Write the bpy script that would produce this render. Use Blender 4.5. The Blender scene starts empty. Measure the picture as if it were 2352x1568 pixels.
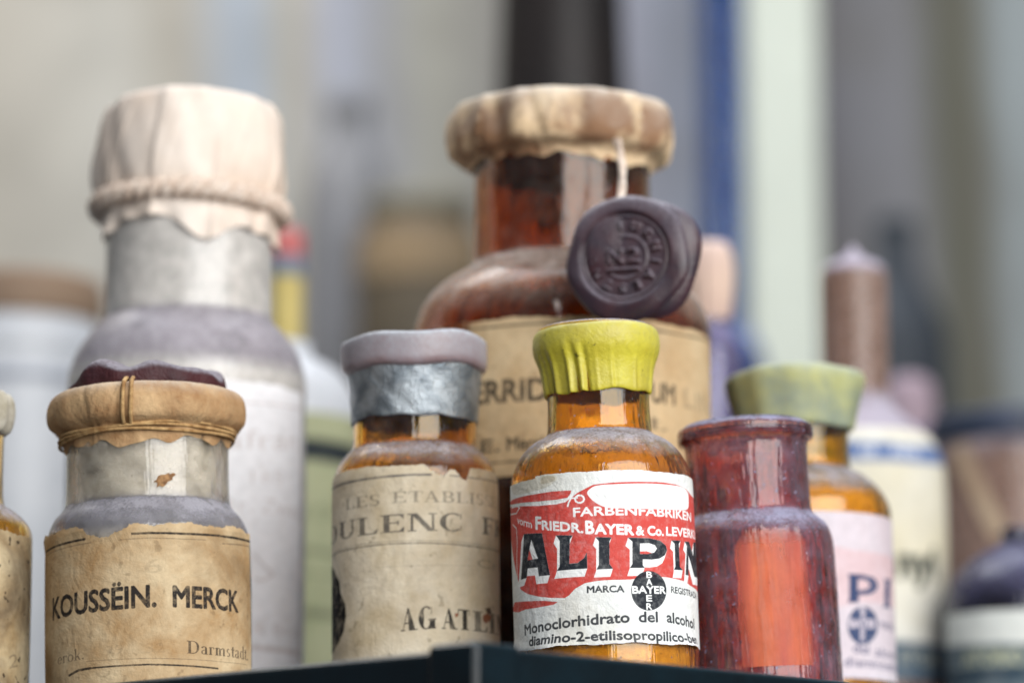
import bpy, math, random
import numpy as np
from mathutils import Vector, Matrix

# ------------------------------------------------------------------ camera, world, lights, exposure
SC = bpy.context.scene
COL = SC.collection
PITCH = math.radians(10.7)
F = 8000.0                       # focal length in photo pixels (photo taken as 2352 x 1568)
CAMZ = -0.0667                   # eye level below the top of the shelf
cam = bpy.data.cameras.new('camera')
cam_ob = bpy.data.objects.new('camera', cam)
COL.objects.link(cam_ob)
cam.sensor_width = 36.0
cam.lens = 36.0 * F / 2352.0
cam.clip_start = 0.02
cam.clip_end = 30
cam_ob.location = (0, 0, CAMZ)
cam_ob.rotation_euler = (math.pi / 2 + PITCH, 0, 0)
cam.dof.use_dof = True
cam.dof.focus_distance = 0.812
cam.dof.aperture_fstop = (cam.lens / 1000) / 0.0155
SC.camera = cam_ob

world = bpy.data.worlds.new('World')
SC.world = world
world.use_nodes = True
bg = world.node_tree.nodes['Background']
bg.inputs[0].default_value = (0.80, 0.88, 1.0, 1)
bg.inputs[1].default_value = 0.12

def area(name, loc, target, sx, sy, power, col):
    l = bpy.data.lights.new(name, 'AREA')
    l.shape = 'RECTANGLE'; l.size = sx; l.size_y = sy; l.energy = power; l.color = col
    o = bpy.data.objects.new(name, l); COL.objects.link(o)
    o.location = loc
    d = Vector(target) - Vector(loc)
    o.rotation_euler = d.to_track_quat('-Z', 'Y').to_euler()
    return o

area('window_light', (0.85, -0.55, 0.58), (0.0, 0.9, 0.05), 1.7, 1.3, 50.0, (1.0, 0.99, 0.975))
area('ceiling_light', (-0.1, 1.35, 1.7), (0.0, 1.1, 0.0), 1.6, 1.2, 27.0, (0.88, 0.92, 1.0))  # unseen lamp added overhead to light the background and bottle tops
area('back_window_light', (-0.7, 1.75, 1.5), (-0.2, 2.4, 0.3), 0.9, 0.6, 11.0, (1.0, 0.96, 0.9))  # unseen lamp added to brighten the back wall, not an actual window

SC.view_settings.view_transform = 'Standard'
SC.view_settings.look = 'None'
SC.view_settings.exposure = 0.0
SC.view_settings.gamma = 1.0
SC.view_settings.use_curve_mapping = False
SC.render.engine = 'CYCLES'
cy = SC.cycles
cy.use_denoising = True
try:
    cy.denoiser = 'OPENIMAGEDENOISE'
except Exception:
    pass
cy.max_bounces = 16
cy.transmission_bounces = 14
cy.glossy_bounces = 6
cy.diffuse_bounces = 4
cy.transparent_max_bounces = 12
cy.sample_clamp_indirect = 6.0
cy.blur_glossy = 0.6
cy.use_adaptive_sampling = True
cy.adaptive_threshold = 0.01

# ------------------------------------------------------------------ helpers
rng = np.random.default_rng(7)
random.seed(7)
SP, CP = math.sin(PITCH), math.cos(PITCH)

def ray(X, Y):
    cx = (X - 1176) / F; cyy = (784 - Y) / F
    return np.array([cx, CP - SP * cyy, SP + CP * cyy])

def zpx(Y, D):                   # height of the photo row Y at distance D
    d = ray(1176, Y); return CAMZ + d[2] / d[1] * D

def xpx(X, D, Y=1000):
    d = ray(X, Y); return d[0] / d[1] * D

def lin(c):
    c = c / 255.0
    return c / 12.92 if c <= 0.04045 else ((c + 0.055) / 1.055) ** 2.4

def S(r, g, b, k=1.0):           # an sRGB triple as a linear colour
    return (min(lin(r) * k, 1), min(lin(g) * k, 1), min(lin(b) * k, 1), 1)

class NT:
    """small node-tree builder"""
    def __init__(self, name):
        self.m = bpy.data.materials.new(name); self.m.use_nodes = True
        self.t = self.m.node_tree; self.t.nodes.clear()
        self.out = self.t.nodes.new('ShaderNodeOutputMaterial')
    def n(self, typ, ins=None, **kw):
        nd = self.t.nodes.new(typ)
        for k, v in kw.items(): setattr(nd, k, v)
        for k, v in (ins or {}).items(): self.set(nd.inputs[k], v)
        return nd
    def set(self, sock, v):
        if isinstance(v, bpy.types.NodeSocket): self.t.links.new(v, sock)
        else:
            if sock.type == 'RGBA' and len(v) == 3: v = (*v, 1)
            sock.default_value = v
    def math(self, op, a, b=0.0, c=0.0, clamp=False):
        nd = self.n('ShaderNodeMath', {0: a, 1: b, 2: c}, operation=op, use_clamp=clamp); return nd.outputs[0]
    def rng(self, v, a, b, c=0.0, d=1.0):
        nd = self.n('ShaderNodeMapRange', {0: v, 1: a, 2: b, 3: c, 4: d}); nd.clamp = True; return nd.outputs[0]
    def coord(self, scale=(1, 1, 1), rot=(0, 0, 0)):
        tc = self.n('ShaderNodeTexCoord')
        mp = self.n('ShaderNodeMapping', {0: tc.outputs['Object'], 'Scale': scale, 'Rotation': rot}); return mp.outputs[0]
    def noise(self, vec, scale, detail=4.0, rough=0.55, dist=0.0):
        return self.n('ShaderNodeTexNoise', {'Vector': vec, 'Scale': scale, 'Detail': detail, 'Roughness': rough, 'Distortion': dist}).outputs[0]
    def mix(self, f, a, b):
        nd = self.n('ShaderNodeMix', data_type='RGBA')
        self.set(nd.inputs[0], f); self.set(nd.inputs[6], a); self.set(nd.inputs[7], b); return nd.outputs[2]
    def bump(self, h, strength, dist=0.001, normal=None):
        ins = {'Height': h, 'Strength': strength, 'Distance': dist}
        nd = self.n('ShaderNodeBump', ins)
        if normal is not None: self.set(nd.inputs['Normal'], normal)
        return nd.outputs[0]
    def bsdf(self, **ins):
        return self.n('ShaderNodeBsdfPrincipled', {k.replace('_', ' '): v for k, v in ins.items()}).outputs[0]
    def done(self, sh, vol=None):
        self.t.links.new(sh, self.out.inputs[0]); return self.m

def glass_mat(name, col, dust_col=S(176, 172, 180), top=0.75, side=0.12, rough=0.05, wave=0.32, speck=0.0, lo=0.12, hi=0.62, side_col=None, floor=0.0, drough=0.9):
    t = NT(name)
    v = t.coord()
    vs = t.coord((1, 1, 0.12))
    h = t.noise(vs, 260, 3)
    h2 = t.noise(v, 90, 2)
    hb = t.math('ADD', h, t.math('MULTIPLY', h2, 1.2))
    g = t.bsdf(Base_Color=col, Transmission_Weight=1.0, IOR=1.47, Roughness=rough, Normal=t.bump(hb, wave, 0.0012))
    geo = t.n('ShaderNodeNewGeometry')
    nz = t.n('ShaderNodeSeparateXYZ', {0: geo.outputs['Normal']}).outputs[2]
    up = t.rng(t.math('ADD', nz, t.math('MULTIPLY', t.math('SUBTRACT', t.noise(v, 70, 3), 0.5), 0.5)), lo, hi)
    n1 = t.noise(v, 220, 5, 0.7); n2 = t.noise(v, 1500, 3, 0.7)
    nn = t.math('ADD', t.math('MULTIPLY', n1, 0.9), t.math('MULTIPLY', n2, 0.7))
    topm = t.math('MULTIPLY', t.math('MULTIPLY', t.math('MULTIPLY', up, top), t.rng(t.noise(v, 95, 4, 0.6, 1.2), 0.36, 0.6, 0.5, 1.0)), t.rng(t.math('ADD', nn, t.math('MULTIPLY', t.math('SUBTRACT', t.noise(v, 3200, 2, 0.6), 0.5), 0.5)), 0.52, 0.98, 0.25, 1.3), clamp=True)
    sidem = t.math('MULTIPLY', t.rng(t.math('ADD', t.math('MULTIPLY', n1, 0.75), t.math('MULTIPLY', t.noise(v, 55, 3), 0.5)), 0.45, 0.85, floor, 1.0), side)
    sp = t.math('MULTIPLY', t.rng(t.noise(v, 900, 2, 0.5), 0.68, 0.74), speck)
    m = t.math('ADD', t.math('ADD', topm, sidem), sp, clamp=True)
    dcol = t.mix(t.rng(n2, 0.35, 0.7), tuple(0.8 * c for c in dust_col[:3]), dust_col)
    if side_col: dcol = t.mix(t.rng(nz, 0.05, 0.3), side_col, dcol)
    d = t.bsdf(Base_Color=dcol, Roughness=drough, Specular_IOR_Level=0.1 if drough > 0.8 else 0.5)
    mx = t.n('ShaderNodeMixShader', {0: m, 1: g, 2: d}).outputs[0]
    return t.done(mx)

def paper_mat(name, a, b, stain=S(120, 85, 45), stain_amt=0.5, scale=1.0, rough=0.75, bump=0.3, printed=True, wear=0.5, seed=0.0, spots=0.5):
    t = NT(name)
    v = t.n('ShaderNodeVectorMath', {0: t.coord(), 1: (seed, seed * 1.7, seed * 0.3)}, operation='ADD').outputs[0]
    n1 = t.noise(v, 70 * scale, 6, 0.62, 0.4); n2 = t.noise(v, 28 * scale, 4, 0.6, 0.6); n3 = t.noise(v, 700 * scale, 3, 0.7)
    c = t.mix(t.rng(n1, 0.35, 0.66), a, b)
    c = t.mix(t.math('MULTIPLY', t.rng(n2, 0.50, 0.72), stain_amt), c, stain)
    c = t.mix(t.math('MULTIPLY', t.rng(t.noise(v, 380 * scale, 2, 0.5), 0.66, 0.72), spots), c, tuple(x * 0.45 for x in stain[:3]))
    c = t.mix(t.rng(n3, 0.3, 0.75, 0.0, 0.16), c, (0.02, 0.018, 0.015, 1))
    if printed:
        at = t.n('ShaderNodeAttribute', attribute_name='print')
        ai = t.n('ShaderNodeAttribute', attribute_name='ink')
        w = t.math('ADD', t.math('MULTIPLY', n3, 0.6), t.math('MULTIPLY', t.noise(v, 240 * scale, 4, 0.7), 0.4))
        keep = t.rng(w, 0.40 - 0.2 * wear, 0.52, 1.0 - wear, 1.0)
        c = t.mix(t.math('MULTIPLY', ai.outputs['Fac'], keep), c, at.outputs['Color'])
    hh = t.math('ADD', n3, t.math('MULTIPLY', t.noise(v, 110 * scale, 5, 0.6, 1.0), 2.5))
    return t.done(t.bsdf(Base_Color=c, Roughness=rough, Specular_IOR_Level=0.18, Normal=t.bump(hh, bump, 0.0009)))

def plain_mat(name, a, b, scale=60, rough=0.5, metal=0.0, bump=0.2, stretch=(1, 1, 1), dust=0.0, dust_col=S(170, 165, 165), spec=0.4, dlo=-0.15, dhi=0.6, lo=0.35, hi=0.65, bdist=0.0006, detail=5, specks=0.0):
    t = NT(name)
    v = t.coord(stretch)
    n1 = t.noise(v, scale, detail, 0.6, 0.3); n2 = t.noise(v, scale * 8, 3, 0.7)
    c = t.mix(t.rng(n1, lo, hi), a, b)
    c = t.mix(t.rng(n2, 0.35, 0.75, 0.0, 0.18), c, tuple(x * 0.3 for x in a[:3]))
    if specks:
        c = t.mix(t.math('MULTIPLY', t.rng(t.noise(v, 420, 3, 0.6), 0.66, 0.74), specks), c, tuple(x * 0.12 for x in a[:3]))
        c = t.mix(t.math('MULTIPLY', t.rng(t.noise(v, 40, 4, 0.65), 0.55, 0.72), 0.25), c, tuple(x * 0.5 for x in a[:3]))
    if dust > 0:
        geo = t.n('ShaderNodeNewGeometry')
        nz = t.n('ShaderNodeSeparateXYZ', {0: geo.outputs['Normal']}).outputs[2]
        m = t.math('MULTIPLY', t.math('MULTIPLY', t.rng(nz, dlo, dhi), dust), t.rng(n2, 0.3, 0.6, 0.5, 1.2), clamp=True)
        c = t.mix(m, c, dust_col)
    hh = t.math('ADD', n1, t.math('MULTIPLY', n2, 0.5))
    return t.done(t.bsdf(Base_Color=c, Roughness=rough, Metallic=metal, Specular_IOR_Level=spec, Normal=t.bump(hh, bump, bdist)))

def empty(name, label, cat, loc, tilt=(0, 0, 0), group=None):
    o = bpy.data.objects.new(name, None); COL.objects.link(o)
    o.location = loc; o.rotation_euler = tilt; o.empty_display_size = 0.01
    o['label'] = label; o['category'] = cat
    if group: o['group'] = group
    return o

def mesh_ob(name, verts, faces, mat, parent=None, smooth=True, label=None):
    me = bpy.data.meshes.new(name)
    v = np.asarray(verts, dtype=np.float64)
    if isinstance(faces, np.ndarray) and len(faces):
        k = faces.shape[1]
        me.vertices.add(len(v)); me.vertices.foreach_set('co', v.ravel())
        me.loops.add(faces.size); me.loops.foreach_set('vertex_index', faces.ravel().astype(np.int32))
        me.polygons.add(len(faces))
        me.polygons.foreach_set('loop_start', np.arange(0, faces.size, k, dtype=np.int32))
        me.polygons.foreach_set('loop_total', np.full(len(faces), k, dtype=np.int32))
        me.update(calc_edges=True)
    else:
        me.from_pydata([tuple(p) for p in v], [], [tuple(f) for f in faces])
    me.validate()
    if smooth: me.polygons.foreach_set('use_smooth', np.ones(len(me.polygons), dtype=bool))
    me.materials.append(mat)
    o = bpy.data.objects.new(name, me); COL.objects.link(o)
    if parent is not None: o.parent = parent
    if label: o['label'] = label
    return o

def chaikin(p, it=2):
    p = np.asarray(p, float)
    for _ in range(it):
        q = [p[0]]
        for a, b in zip(p[:-1], p[1:]):
            q.append(0.75 * a + 0.25 * b); q.append(0.25 * a + 0.75 * b)
        q.append(p[-1]); p = np.array(q)
    return p

def densify(p, step):
    out = [p[0]]
    for a, b in zip(p[:-1], p[1:]):
        k = max(1, int(np.ceil(np.hypot(*(b - a)) / step)))
        for i in range(1, k + 1): out.append(a + (b - a) * i / k)
    return np.array(out)

def lathe(name, prof, mat, parent, seg=96, fn=None, closed=False, label=None):
    """prof: (r, z) rows from bottom to top (or a closed loop); fn(theta, r, z) -> r, z, dx, dy"""
    prof = np.asarray(prof, float); n = len(prof)
    th = np.linspace(0, 2 * np.pi, seg, endpoint=False)
    T, R = np.meshgrid(th, prof[:, 0]); _, Z = np.meshgrid(th, prof[:, 1])
    if fn is not None: R, Z = fn(T, R, Z)
    V = np.stack([R * np.sin(T), -R * np.cos(T), Z], -1).reshape(-1, 3)
    f = []
    idx = np.arange(n * seg).reshape(n, seg)
    nx = np.roll(idx, -1, axis=1)
    a = idx[:-1]; b = nx[:-1]; c = nx[1:]; d = idx[1:]
    faces = np.stack([a, b, c, d], -1).reshape(-1, 4)
    if closed:
        faces = np.concatenate([faces, np.stack([idx[-1], nx[-1], nx[0], idx[0]], -1)])
    return mesh_ob(name, V, faces, mat, parent, label=label)

def tube(name, pts, rad, mat, parent=None, seg=8, closed=False, label=None):
    P = np.asarray(pts, float); n = len(P)
    rad = np.broadcast_to(np.asarray(rad, float), (n,))
    V = []
    up = np.array([0.13, 0.2, 0.97])
    for i in range(n):
        a = P[(i - 1) % n] if (closed or i > 0) else P[i]; b = P[(i + 1) % n] if (closed or i < n - 1) else P[i]
        t = b - a; t /= np.linalg.norm(t) + 1e-12
        s = np.cross(t, up); s /= np.linalg.norm(s) + 1e-12; w = np.cross(s, t)
        for k in range(seg):
            q = 2 * np.pi * k / seg; V.append(P[i] + rad[i] * (np.cos(q) * s + np.sin(q) * w))
    F_ = []
    for i in range(n if closed else n - 1):
        j = (i + 1) % n
        for k in range(seg):
            l = (k + 1) % seg; F_.append((i * seg + k, j * seg + k, j * seg + l, i * seg + l))
    if not closed:
        F_.append(tuple(range(seg))[::-1]); F_.append(tuple((n - 1) * seg + k for k in range(seg)))
    return mesh_ob(name, V, F_, mat, parent, label=label)

# ------------------------------------------------------------------ print canvas (labels are vertex-coloured paper meshes)
_tc = {}
def text_tris(s, bold=0.0):
    key = (s, bold)
    if key in _tc: return _tc[key]
    c = bpy.data.curves.new('tmp', 'FONT'); c.body = s; c.offset = bold; c.resolution_u = 3
    o = bpy.data.objects.new('tmp', c); COL.objects.link(o)
    dg = bpy.context.evaluated_depsgraph_get(); dg.update()
    m = bpy.data.meshes.new_from_object(o.evaluated_get(dg))
    m.calc_loop_triangles()
    v = np.array([p.co[:2] for p in m.vertices]); tr = np.array([t.vertices[:] for t in m.loop_triangles])
    bpy.data.objects.remove(o); bpy.data.curves.remove(c); bpy.data.meshes.remove(m)
    v = v / 0.727                                    # cap height of the built-in face -> 1
    _tc[key] = (v, tr); return _tc[key]

def serif_glyph(ch, T=0.15, t=0.05):
    """polygons of a didone letter, cap height 1; returns (polys, advance)"""
    P = []; sh = t * 0.9
    def R(x0, y0, x1, y1): P.append([(x0, y0), (x1, y0), (x1, y1), (x0, y1)])
    def Q(*p): P.append(list(p))
    def stem(x, w=T, y0=0.0, y1=1.0, e=0.09):
        R(x, y0, x + w, y1); R(x - e, y0, x + w + e, y0 + sh); R(x - e, y1 - sh, x + w + e, y1)
    def bowl(cx, cyy, rx, ry, a0, a1, th=T, tn=t, n=26):
        o = []; i = []
        for k in range(n + 1):
            a = math.radians(a0 + (a1 - a0) * k / n); w = tn + (th - tn) * abs(math.cos(a)) ** 1.4
            o.append((cx + rx * math.cos(a), cyy + ry * math.sin(a)))
            i.append((cx + (rx - w) * math.cos(a), cyy + (ry - (tn + (w - tn) * 0.3)) * math.sin(a)))
        for k in range(n): Q(o[k], o[k + 1], i[k + 1], i[k])
    x = 0.1
    if ch == ' ': return [], 0.45
    if ch in 'LEF':
        stem(x); r = x + 0.62
        if ch in 'EF':
            R(x, 1 - t, r, 1); Q((r, 1), (r, 0.72), (r - 0.05, 0.78), (r - 0.12, 1 - t)); R(x, 0.49, r - 0.15, 0.49 + t); R(r - 0.19, 0.38, r - 0.15, 0.65)
        if ch in 'LE':
            R(x, 0, r, t); Q((r, 0), (r + 0.02, 0.3), (r - 0.04, 0.24), (r - 0.13, t))
        return P, 0.82
    if ch == 'I': stem(x); return P, T + 0.2 + 0.08
    if ch == 'T':
        stem(0.31, T, 0, 1); R(0.02, 1 - t, 0.75, 1); R(0.02, 0.7, 0.06, 1); R(0.71, 0.7, 0.75, 1); return P, 0.8
    if ch == 'H':
        stem(x); stem(x + 0.52); R(x, 0.48, x + 0.6, 0.48 + t); return P, 0.95
    if ch == 'N':
        stem(x, t); stem(x + 0.62, t, 0, 1); Q((x, 1), (x + T, 1), (x + 0.62 + t, 0), (x + 0.62 + t - T, 0)); return P, 0.92
    if ch == 'M':
        stem(x, t); stem(x + 0.72, T); Q((x, 1), (x + T, 1), (x + 0.45, 0), (x + 0.36, 0)); Q((x + 0.72, 1), (x + 0.76, 1), (x + 0.45, 0), (x + 0.40, 0)); return P, 1.1
    if ch == 'A':
        Q((0.36, 1), (0.42, 1), (0.13, 0), (0.09, 0)); Q((0.34, 1), (0.44, 1), (0.78, 0), (0.78 - T * 1.15, 0)); R(0.2, 0.3, 0.6, 0.3 + t)
        R(0.0, 0, 0.24, sh); R(0.5, 0, 0.88, sh); return P, 0.9
    if ch in 'OQ': bowl(0.43, 0.5, 0.4, 0.52, 0, 360); return P, 0.88
    if ch in 'CG':
        bowl(0.45, 0.5, 0.41, 0.52, 52, 308); R(0.70, 0.66, 0.74, 0.98)
        if ch == 'G': stem(0.62, T, 0.0, 0.45, 0.06)
        else: R(0.70, 0.06, 0.735, 0.3)
        return P, 0.86
    if ch == 'U':
        stem(x, T, 0.3, 1); R(x, 0.28, x + T, 0.4); bowl(x + 0.33, 0.33, 0.33, 0.34, 180, 360); R(x + 0.66 - t, 0.3, x + 0.66, 1); R(x + 0.52, 1 - sh, x + 0.76, 1)
        return [p for p in P if not (abs(p[0][1] - 0.3) < 1e-6 and p[2][1] < 0.36)], 0.92
    if ch in 'PRBD':
        stem(x)
        if ch == 'D':
            R(x, 0, x + 0.3, t); R(x, 1 - t, x + 0.3, 1); bowl(x + 0.28, 0.5, 0.42, 0.5, -90, 90); return P, 0.88
        R(x, 1 - t, x + 0.3, 1); R(x, 0.47, x + 0.3, 0.47 + t); bowl(x + 0.3, 0.735, 0.28, 0.265, -90, 90, T * 0.95)
        if ch == 'B': R(x, 0, x + 0.3, t); bowl(x + 0.3, 0.25, 0.33, 0.25, -90, 90)
        if ch == 'R': Q((x + 0.26, 0.5), (x + 0.42, 0.5), (x + 0.72, 0), (x + 0.55, 0)); R(x + 0.5, 0, x + 0.78, sh)
        return P, 0.82
    if ch == 'S':
        bowl(0.32, 0.745, 0.25, 0.265, 40, 270, T * 0.75); bowl(0.33, 0.255, 0.27, 0.265, -140, 90, T * 0.75); R(0.52, 0.68, 0.555, 0.97); R(0.06, 0.03, 0.095, 0.32)
        return P, 0.68
    if ch in 'amrnstdceiokl.':
        h = 0.62
        def st(x0, y1=h): R(x0, 0, x0 + T * 0.85, y1); R(x0 - 0.05, 0, x0 + T * 0.85 + 0.05, sh); Q((x0 - 0.06, y1 - 0.07), (x0, y1), (x0 + T * 0.85, y1), (x0, y1 - 0.12))
        if ch == '.': R(0.05, 0, 0.2, 0.14); return P, 0.28
        if ch in 'rnm':
            st(0.08); 
            if ch == 'r': bowl(0.32, h - 0.13, 0.16, 0.13, 50, 170, 0.07); R(0.33, h - 0.16, 0.43, h - 0.04); return P, 0.46
            bowl(0.30, h - 0.2, 0.17, 0.2, 0, 160, T * 0.85); R(0.47 - T * 0.85, 0, 0.47, h - 0.18); R(0.31, 0, 0.52, sh)
            if ch == 'm': bowl(0.62, h - 0.2, 0.17, 0.2, 0, 160, T * 0.85); R(0.79 - T * 0.85, 0, 0.79, h - 0.18); R(0.63, 0, 0.84, sh); return P, 0.9
            return P, 0.58
        if ch in 'il': st(0.08, h if ch == 'i' else 1.0); (R(0.08, 0.76, 0.2, 0.9) if ch == 'i' else None); return P, 0.3
        if ch == 'k': st(0.08, 1.0); Q((0.16, 0.25), (0.22, 0.25), (0.46, h), (0.40, h)); Q((0.24, 0.36), (0.34, 0.42), (0.54, 0), (0.40, 0)); return P, 0.56
        if ch == 't': R(0.12, 0.1, 0.12 + T * 0.8, 0.82); R(0.02, h - t, 0.36, h); bowl(0.26, 0.13, 0.14, 0.13, 180, 330, T * 0.8); return P, 0.38
        if ch in 'oec':
            if ch == 'o': bowl(0.28, h / 2, 0.25, h / 2 + 0.01, 0, 360, T * 0.85)
            else: bowl(0.28, h / 2, 0.25, h / 2 + 0.01, 30 if ch == 'c' else 0, 320, T * 0.85); (R(0.06, h / 2 - 0.02, 0.5, h / 2 + 0.03) if ch == 'e' else R(0.40, h - 0.2, 0.5, h - 0.08))
            return P, 0.55
        if ch == 'a': bowl(0.24, h - 0.16, 0.2, 0.17, 0, 170, T * 0.8); R(0.44 - T * 0.8, 0, 0.44, h - 0.15); R(0.4, 0, 0.52, sh); bowl(0.22, 0.17, 0.18, 0.18, 70, 330, T * 0.7); return P, 0.54
        if ch == 'd': bowl(0.26, h / 2, 0.23, h / 2 + 0.01, 60, 300, T * 0.85); R(0.38, 0, 0.38 + T * 0.85, 1.0); R(0.3, 1 - sh, 0.42, 1); R(0.4, 0, 0.56, sh); return P, 0.58
        if ch == 's': bowl(0.2, h - 0.16, 0.15, 0.165, 40, 270, T * 0.6); bowl(0.2, 0.16, 0.16, 0.165, -140, 90, T * 0.6); return P, 0.42
    return P, 0.5

class Canvas:
    SSN = 3
    def __init__(self, u0, u1, v0, v1, res):
        self.u0, self.u1, self.v0, self.v1 = u0, u1, v0, v1
        self.nu = int((u1 - u0) * res) + 1; self.nv = int((v1 - v0) * res) + 1
        self.du = (u1 - u0) / (self.nu - 1); self.dv = (v1 - v0) / (self.nv - 1)
        self.rgb = np.zeros((self.nv, self.nu, 3)); self.a = np.zeros((self.nv, self.nu))
        self.new()
    def new(self): self.c = np.zeros((self.nv * self.SSN, self.nu * self.SSN), bool); return self
    def _box(self, p):
        s = self.SSN
        i0 = int(np.clip(np.floor(((p[:, 0].min() - self.u0) / self.du + 0.5) * s) - 1, 0, self.nu * s)); i1 = int(np.clip(np.ceil(((p[:, 0].max() - self.u0) / self.du + 0.5) * s) + 1, 0, self.nu * s))
        j0 = int(np.clip(np.floor(((p[:, 1].min() - self.v0) / self.dv + 0.5) * s) - 1, 0, self.nv * s)); j1 = int(np.clip(np.ceil(((p[:, 1].max() - self.v0) / self.dv + 0.5) * s) + 1, 0, self.nv * s))
        if i1 <= i0 or j1 <= j0: return None
        X = self.u0 + ((np.arange(i0, i1) + 0.5) / s - 0.5) * self.du; Y = self.v0 + ((np.arange(j0, j1) + 0.5) / s - 0.5) * self.dv
        return i0, i1, j0, j1, X[None, :], Y[:, None]
    def poly(self, loops, union=True):
        loops = [np.asarray(l, float) for l in loops]
        b = self._box(np.concatenate(loops))
        if b is None: return
        i0, i1, j0, j1, X, Y = b
        ins = np.zeros((j1 - j0, i1 - i0), bool)
        for l in loops:
            for p, q in zip(l, np.roll(l, -1, axis=0)):
                if p[1] == q[1]: continue
                cond = (p[1] > Y) != (q[1] > Y)
                ins ^= cond & (X < (q[0] - p[0]) * (Y - p[1]) / (q[1] - p[1]) + p[0])
        self.c[j0:j1, i0:i1] |= ins
    def tris(self, v, tr):
        for t in tr:
            p = v[t]; b = self._box(p)
            if b is None: continue
            i0, i1, j0, j1, X, Y = b
            d = [(p[(k + 1) % 3][0] - p[k][0]) * (Y - p[k][1]) - (p[(k + 1) % 3][1] - p[k][1]) * (X - p[k][0]) for k in range(3)]
            self.c[j0:j1, i0:i1] |= ((d[0] >= 0) & (d[1] >= 0) & (d[2] >= 0)) | ((d[0] <= 0) & (d[1] <= 0) & (d[2] <= 0))
    def text(self, s, p0, p1, cap, bold=0.0, serif=None):
        """baseline from p0 to p1 (mm), cap height in mm; fills the width exactly"""
        p0 = np.asarray(p0, float); p1 = np.asarray(p1, float)
        if serif:
            items = []; x = 0
            for ch in s:
                acc = ch in 'ÉÈ'
                g, adv = serif_glyph('E' if acc else ch, *serif)
                if acc: g = g + [[(0.35, 1.08), (0.42, 1.06), (0.58, 1.26), (0.48, 1.28)]]
                items += [np.array(q) + (x, 0) for q in g]; x += adv
            w = max(q[:, 0].max() for q in items); x0 = min(q[:, 0].min() for q in items)
            for q in items:
                f = (q[:, 0] - x0) / (w - x0)
                self.poly([np.stack([p0[0] + f * (p1[0] - p0[0]), p0[1] + f * (p1[1] - p0[1]) + q[:, 1] * cap], 1)])
        else:
            v, tr = text_tris(s)
            x0, x1 = v[:, 0].min(), v[:, 0].max(); f = (v[:, 0] - x0) / (x1 - x0)
            old = self.c; self.new()
            self.tris(np.stack([p0[0] + f * (p1[0] - p0[0]), p0[1] + f * (p1[1] - p0[1]) + v[:, 1] * cap], 1), tr)
            k = int(round(bold * cap / self.du * self.SSN)); m = self.c.copy()
            for i in range(-k, k + 1):
                for j in range(-k, k + 1):
                    if (i or j) and i * i + j * j <= k * k + 0.5: m |= np.roll(np.roll(self.c, i, 0), j, 1)
            self.c = old | m
    def line(self, pts, w):
        pts = np.asarray(pts, float)
        for a, b in zip(pts[:-1], pts[1:]):
            d = b - a; L = np.hypot(*d); n = np.array([-d[1], d[0]]) / L * w / 2; e = d / L * w * 0.25
            self.poly([[a - n - e, b - n + e, b + n + e, a + n - e]])
    def ink(self, col, alpha=1.0):
        s = self.SSN
        c = self.c.reshape(self.nv, s, self.nu, s).mean((1, 3)) * alpha
        ao = c + self.a * (1 - c)
        k = np.where(ao > 1e-6, c / np.maximum(ao, 1e-6), 0)[..., None]
        self.rgb = self.rgb * (1 - k) + np.array(col[:3]) * k
        self.a = ao; self.new()
        return c

def blur2(a, k):
    for _ in range(k):
        a = (a + np.roll(a, 1, 0) + np.roll(a, -1, 0) + np.roll(a, 1, 1) + np.roll(a, -1, 1)) / 5
    return a

def wob(x, seed, amp, freqs=(0.35, 0.9, 2.3, 5.1)):       # ragged one-dimensional edge
    r = np.random.default_rng(seed)
    return sum(amp / (i + 1) * np.sin(x * f * (0.8 + 0.4 * r.random()) + 6.28 * r.random()) for i, f in enumerate(freqs))

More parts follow.
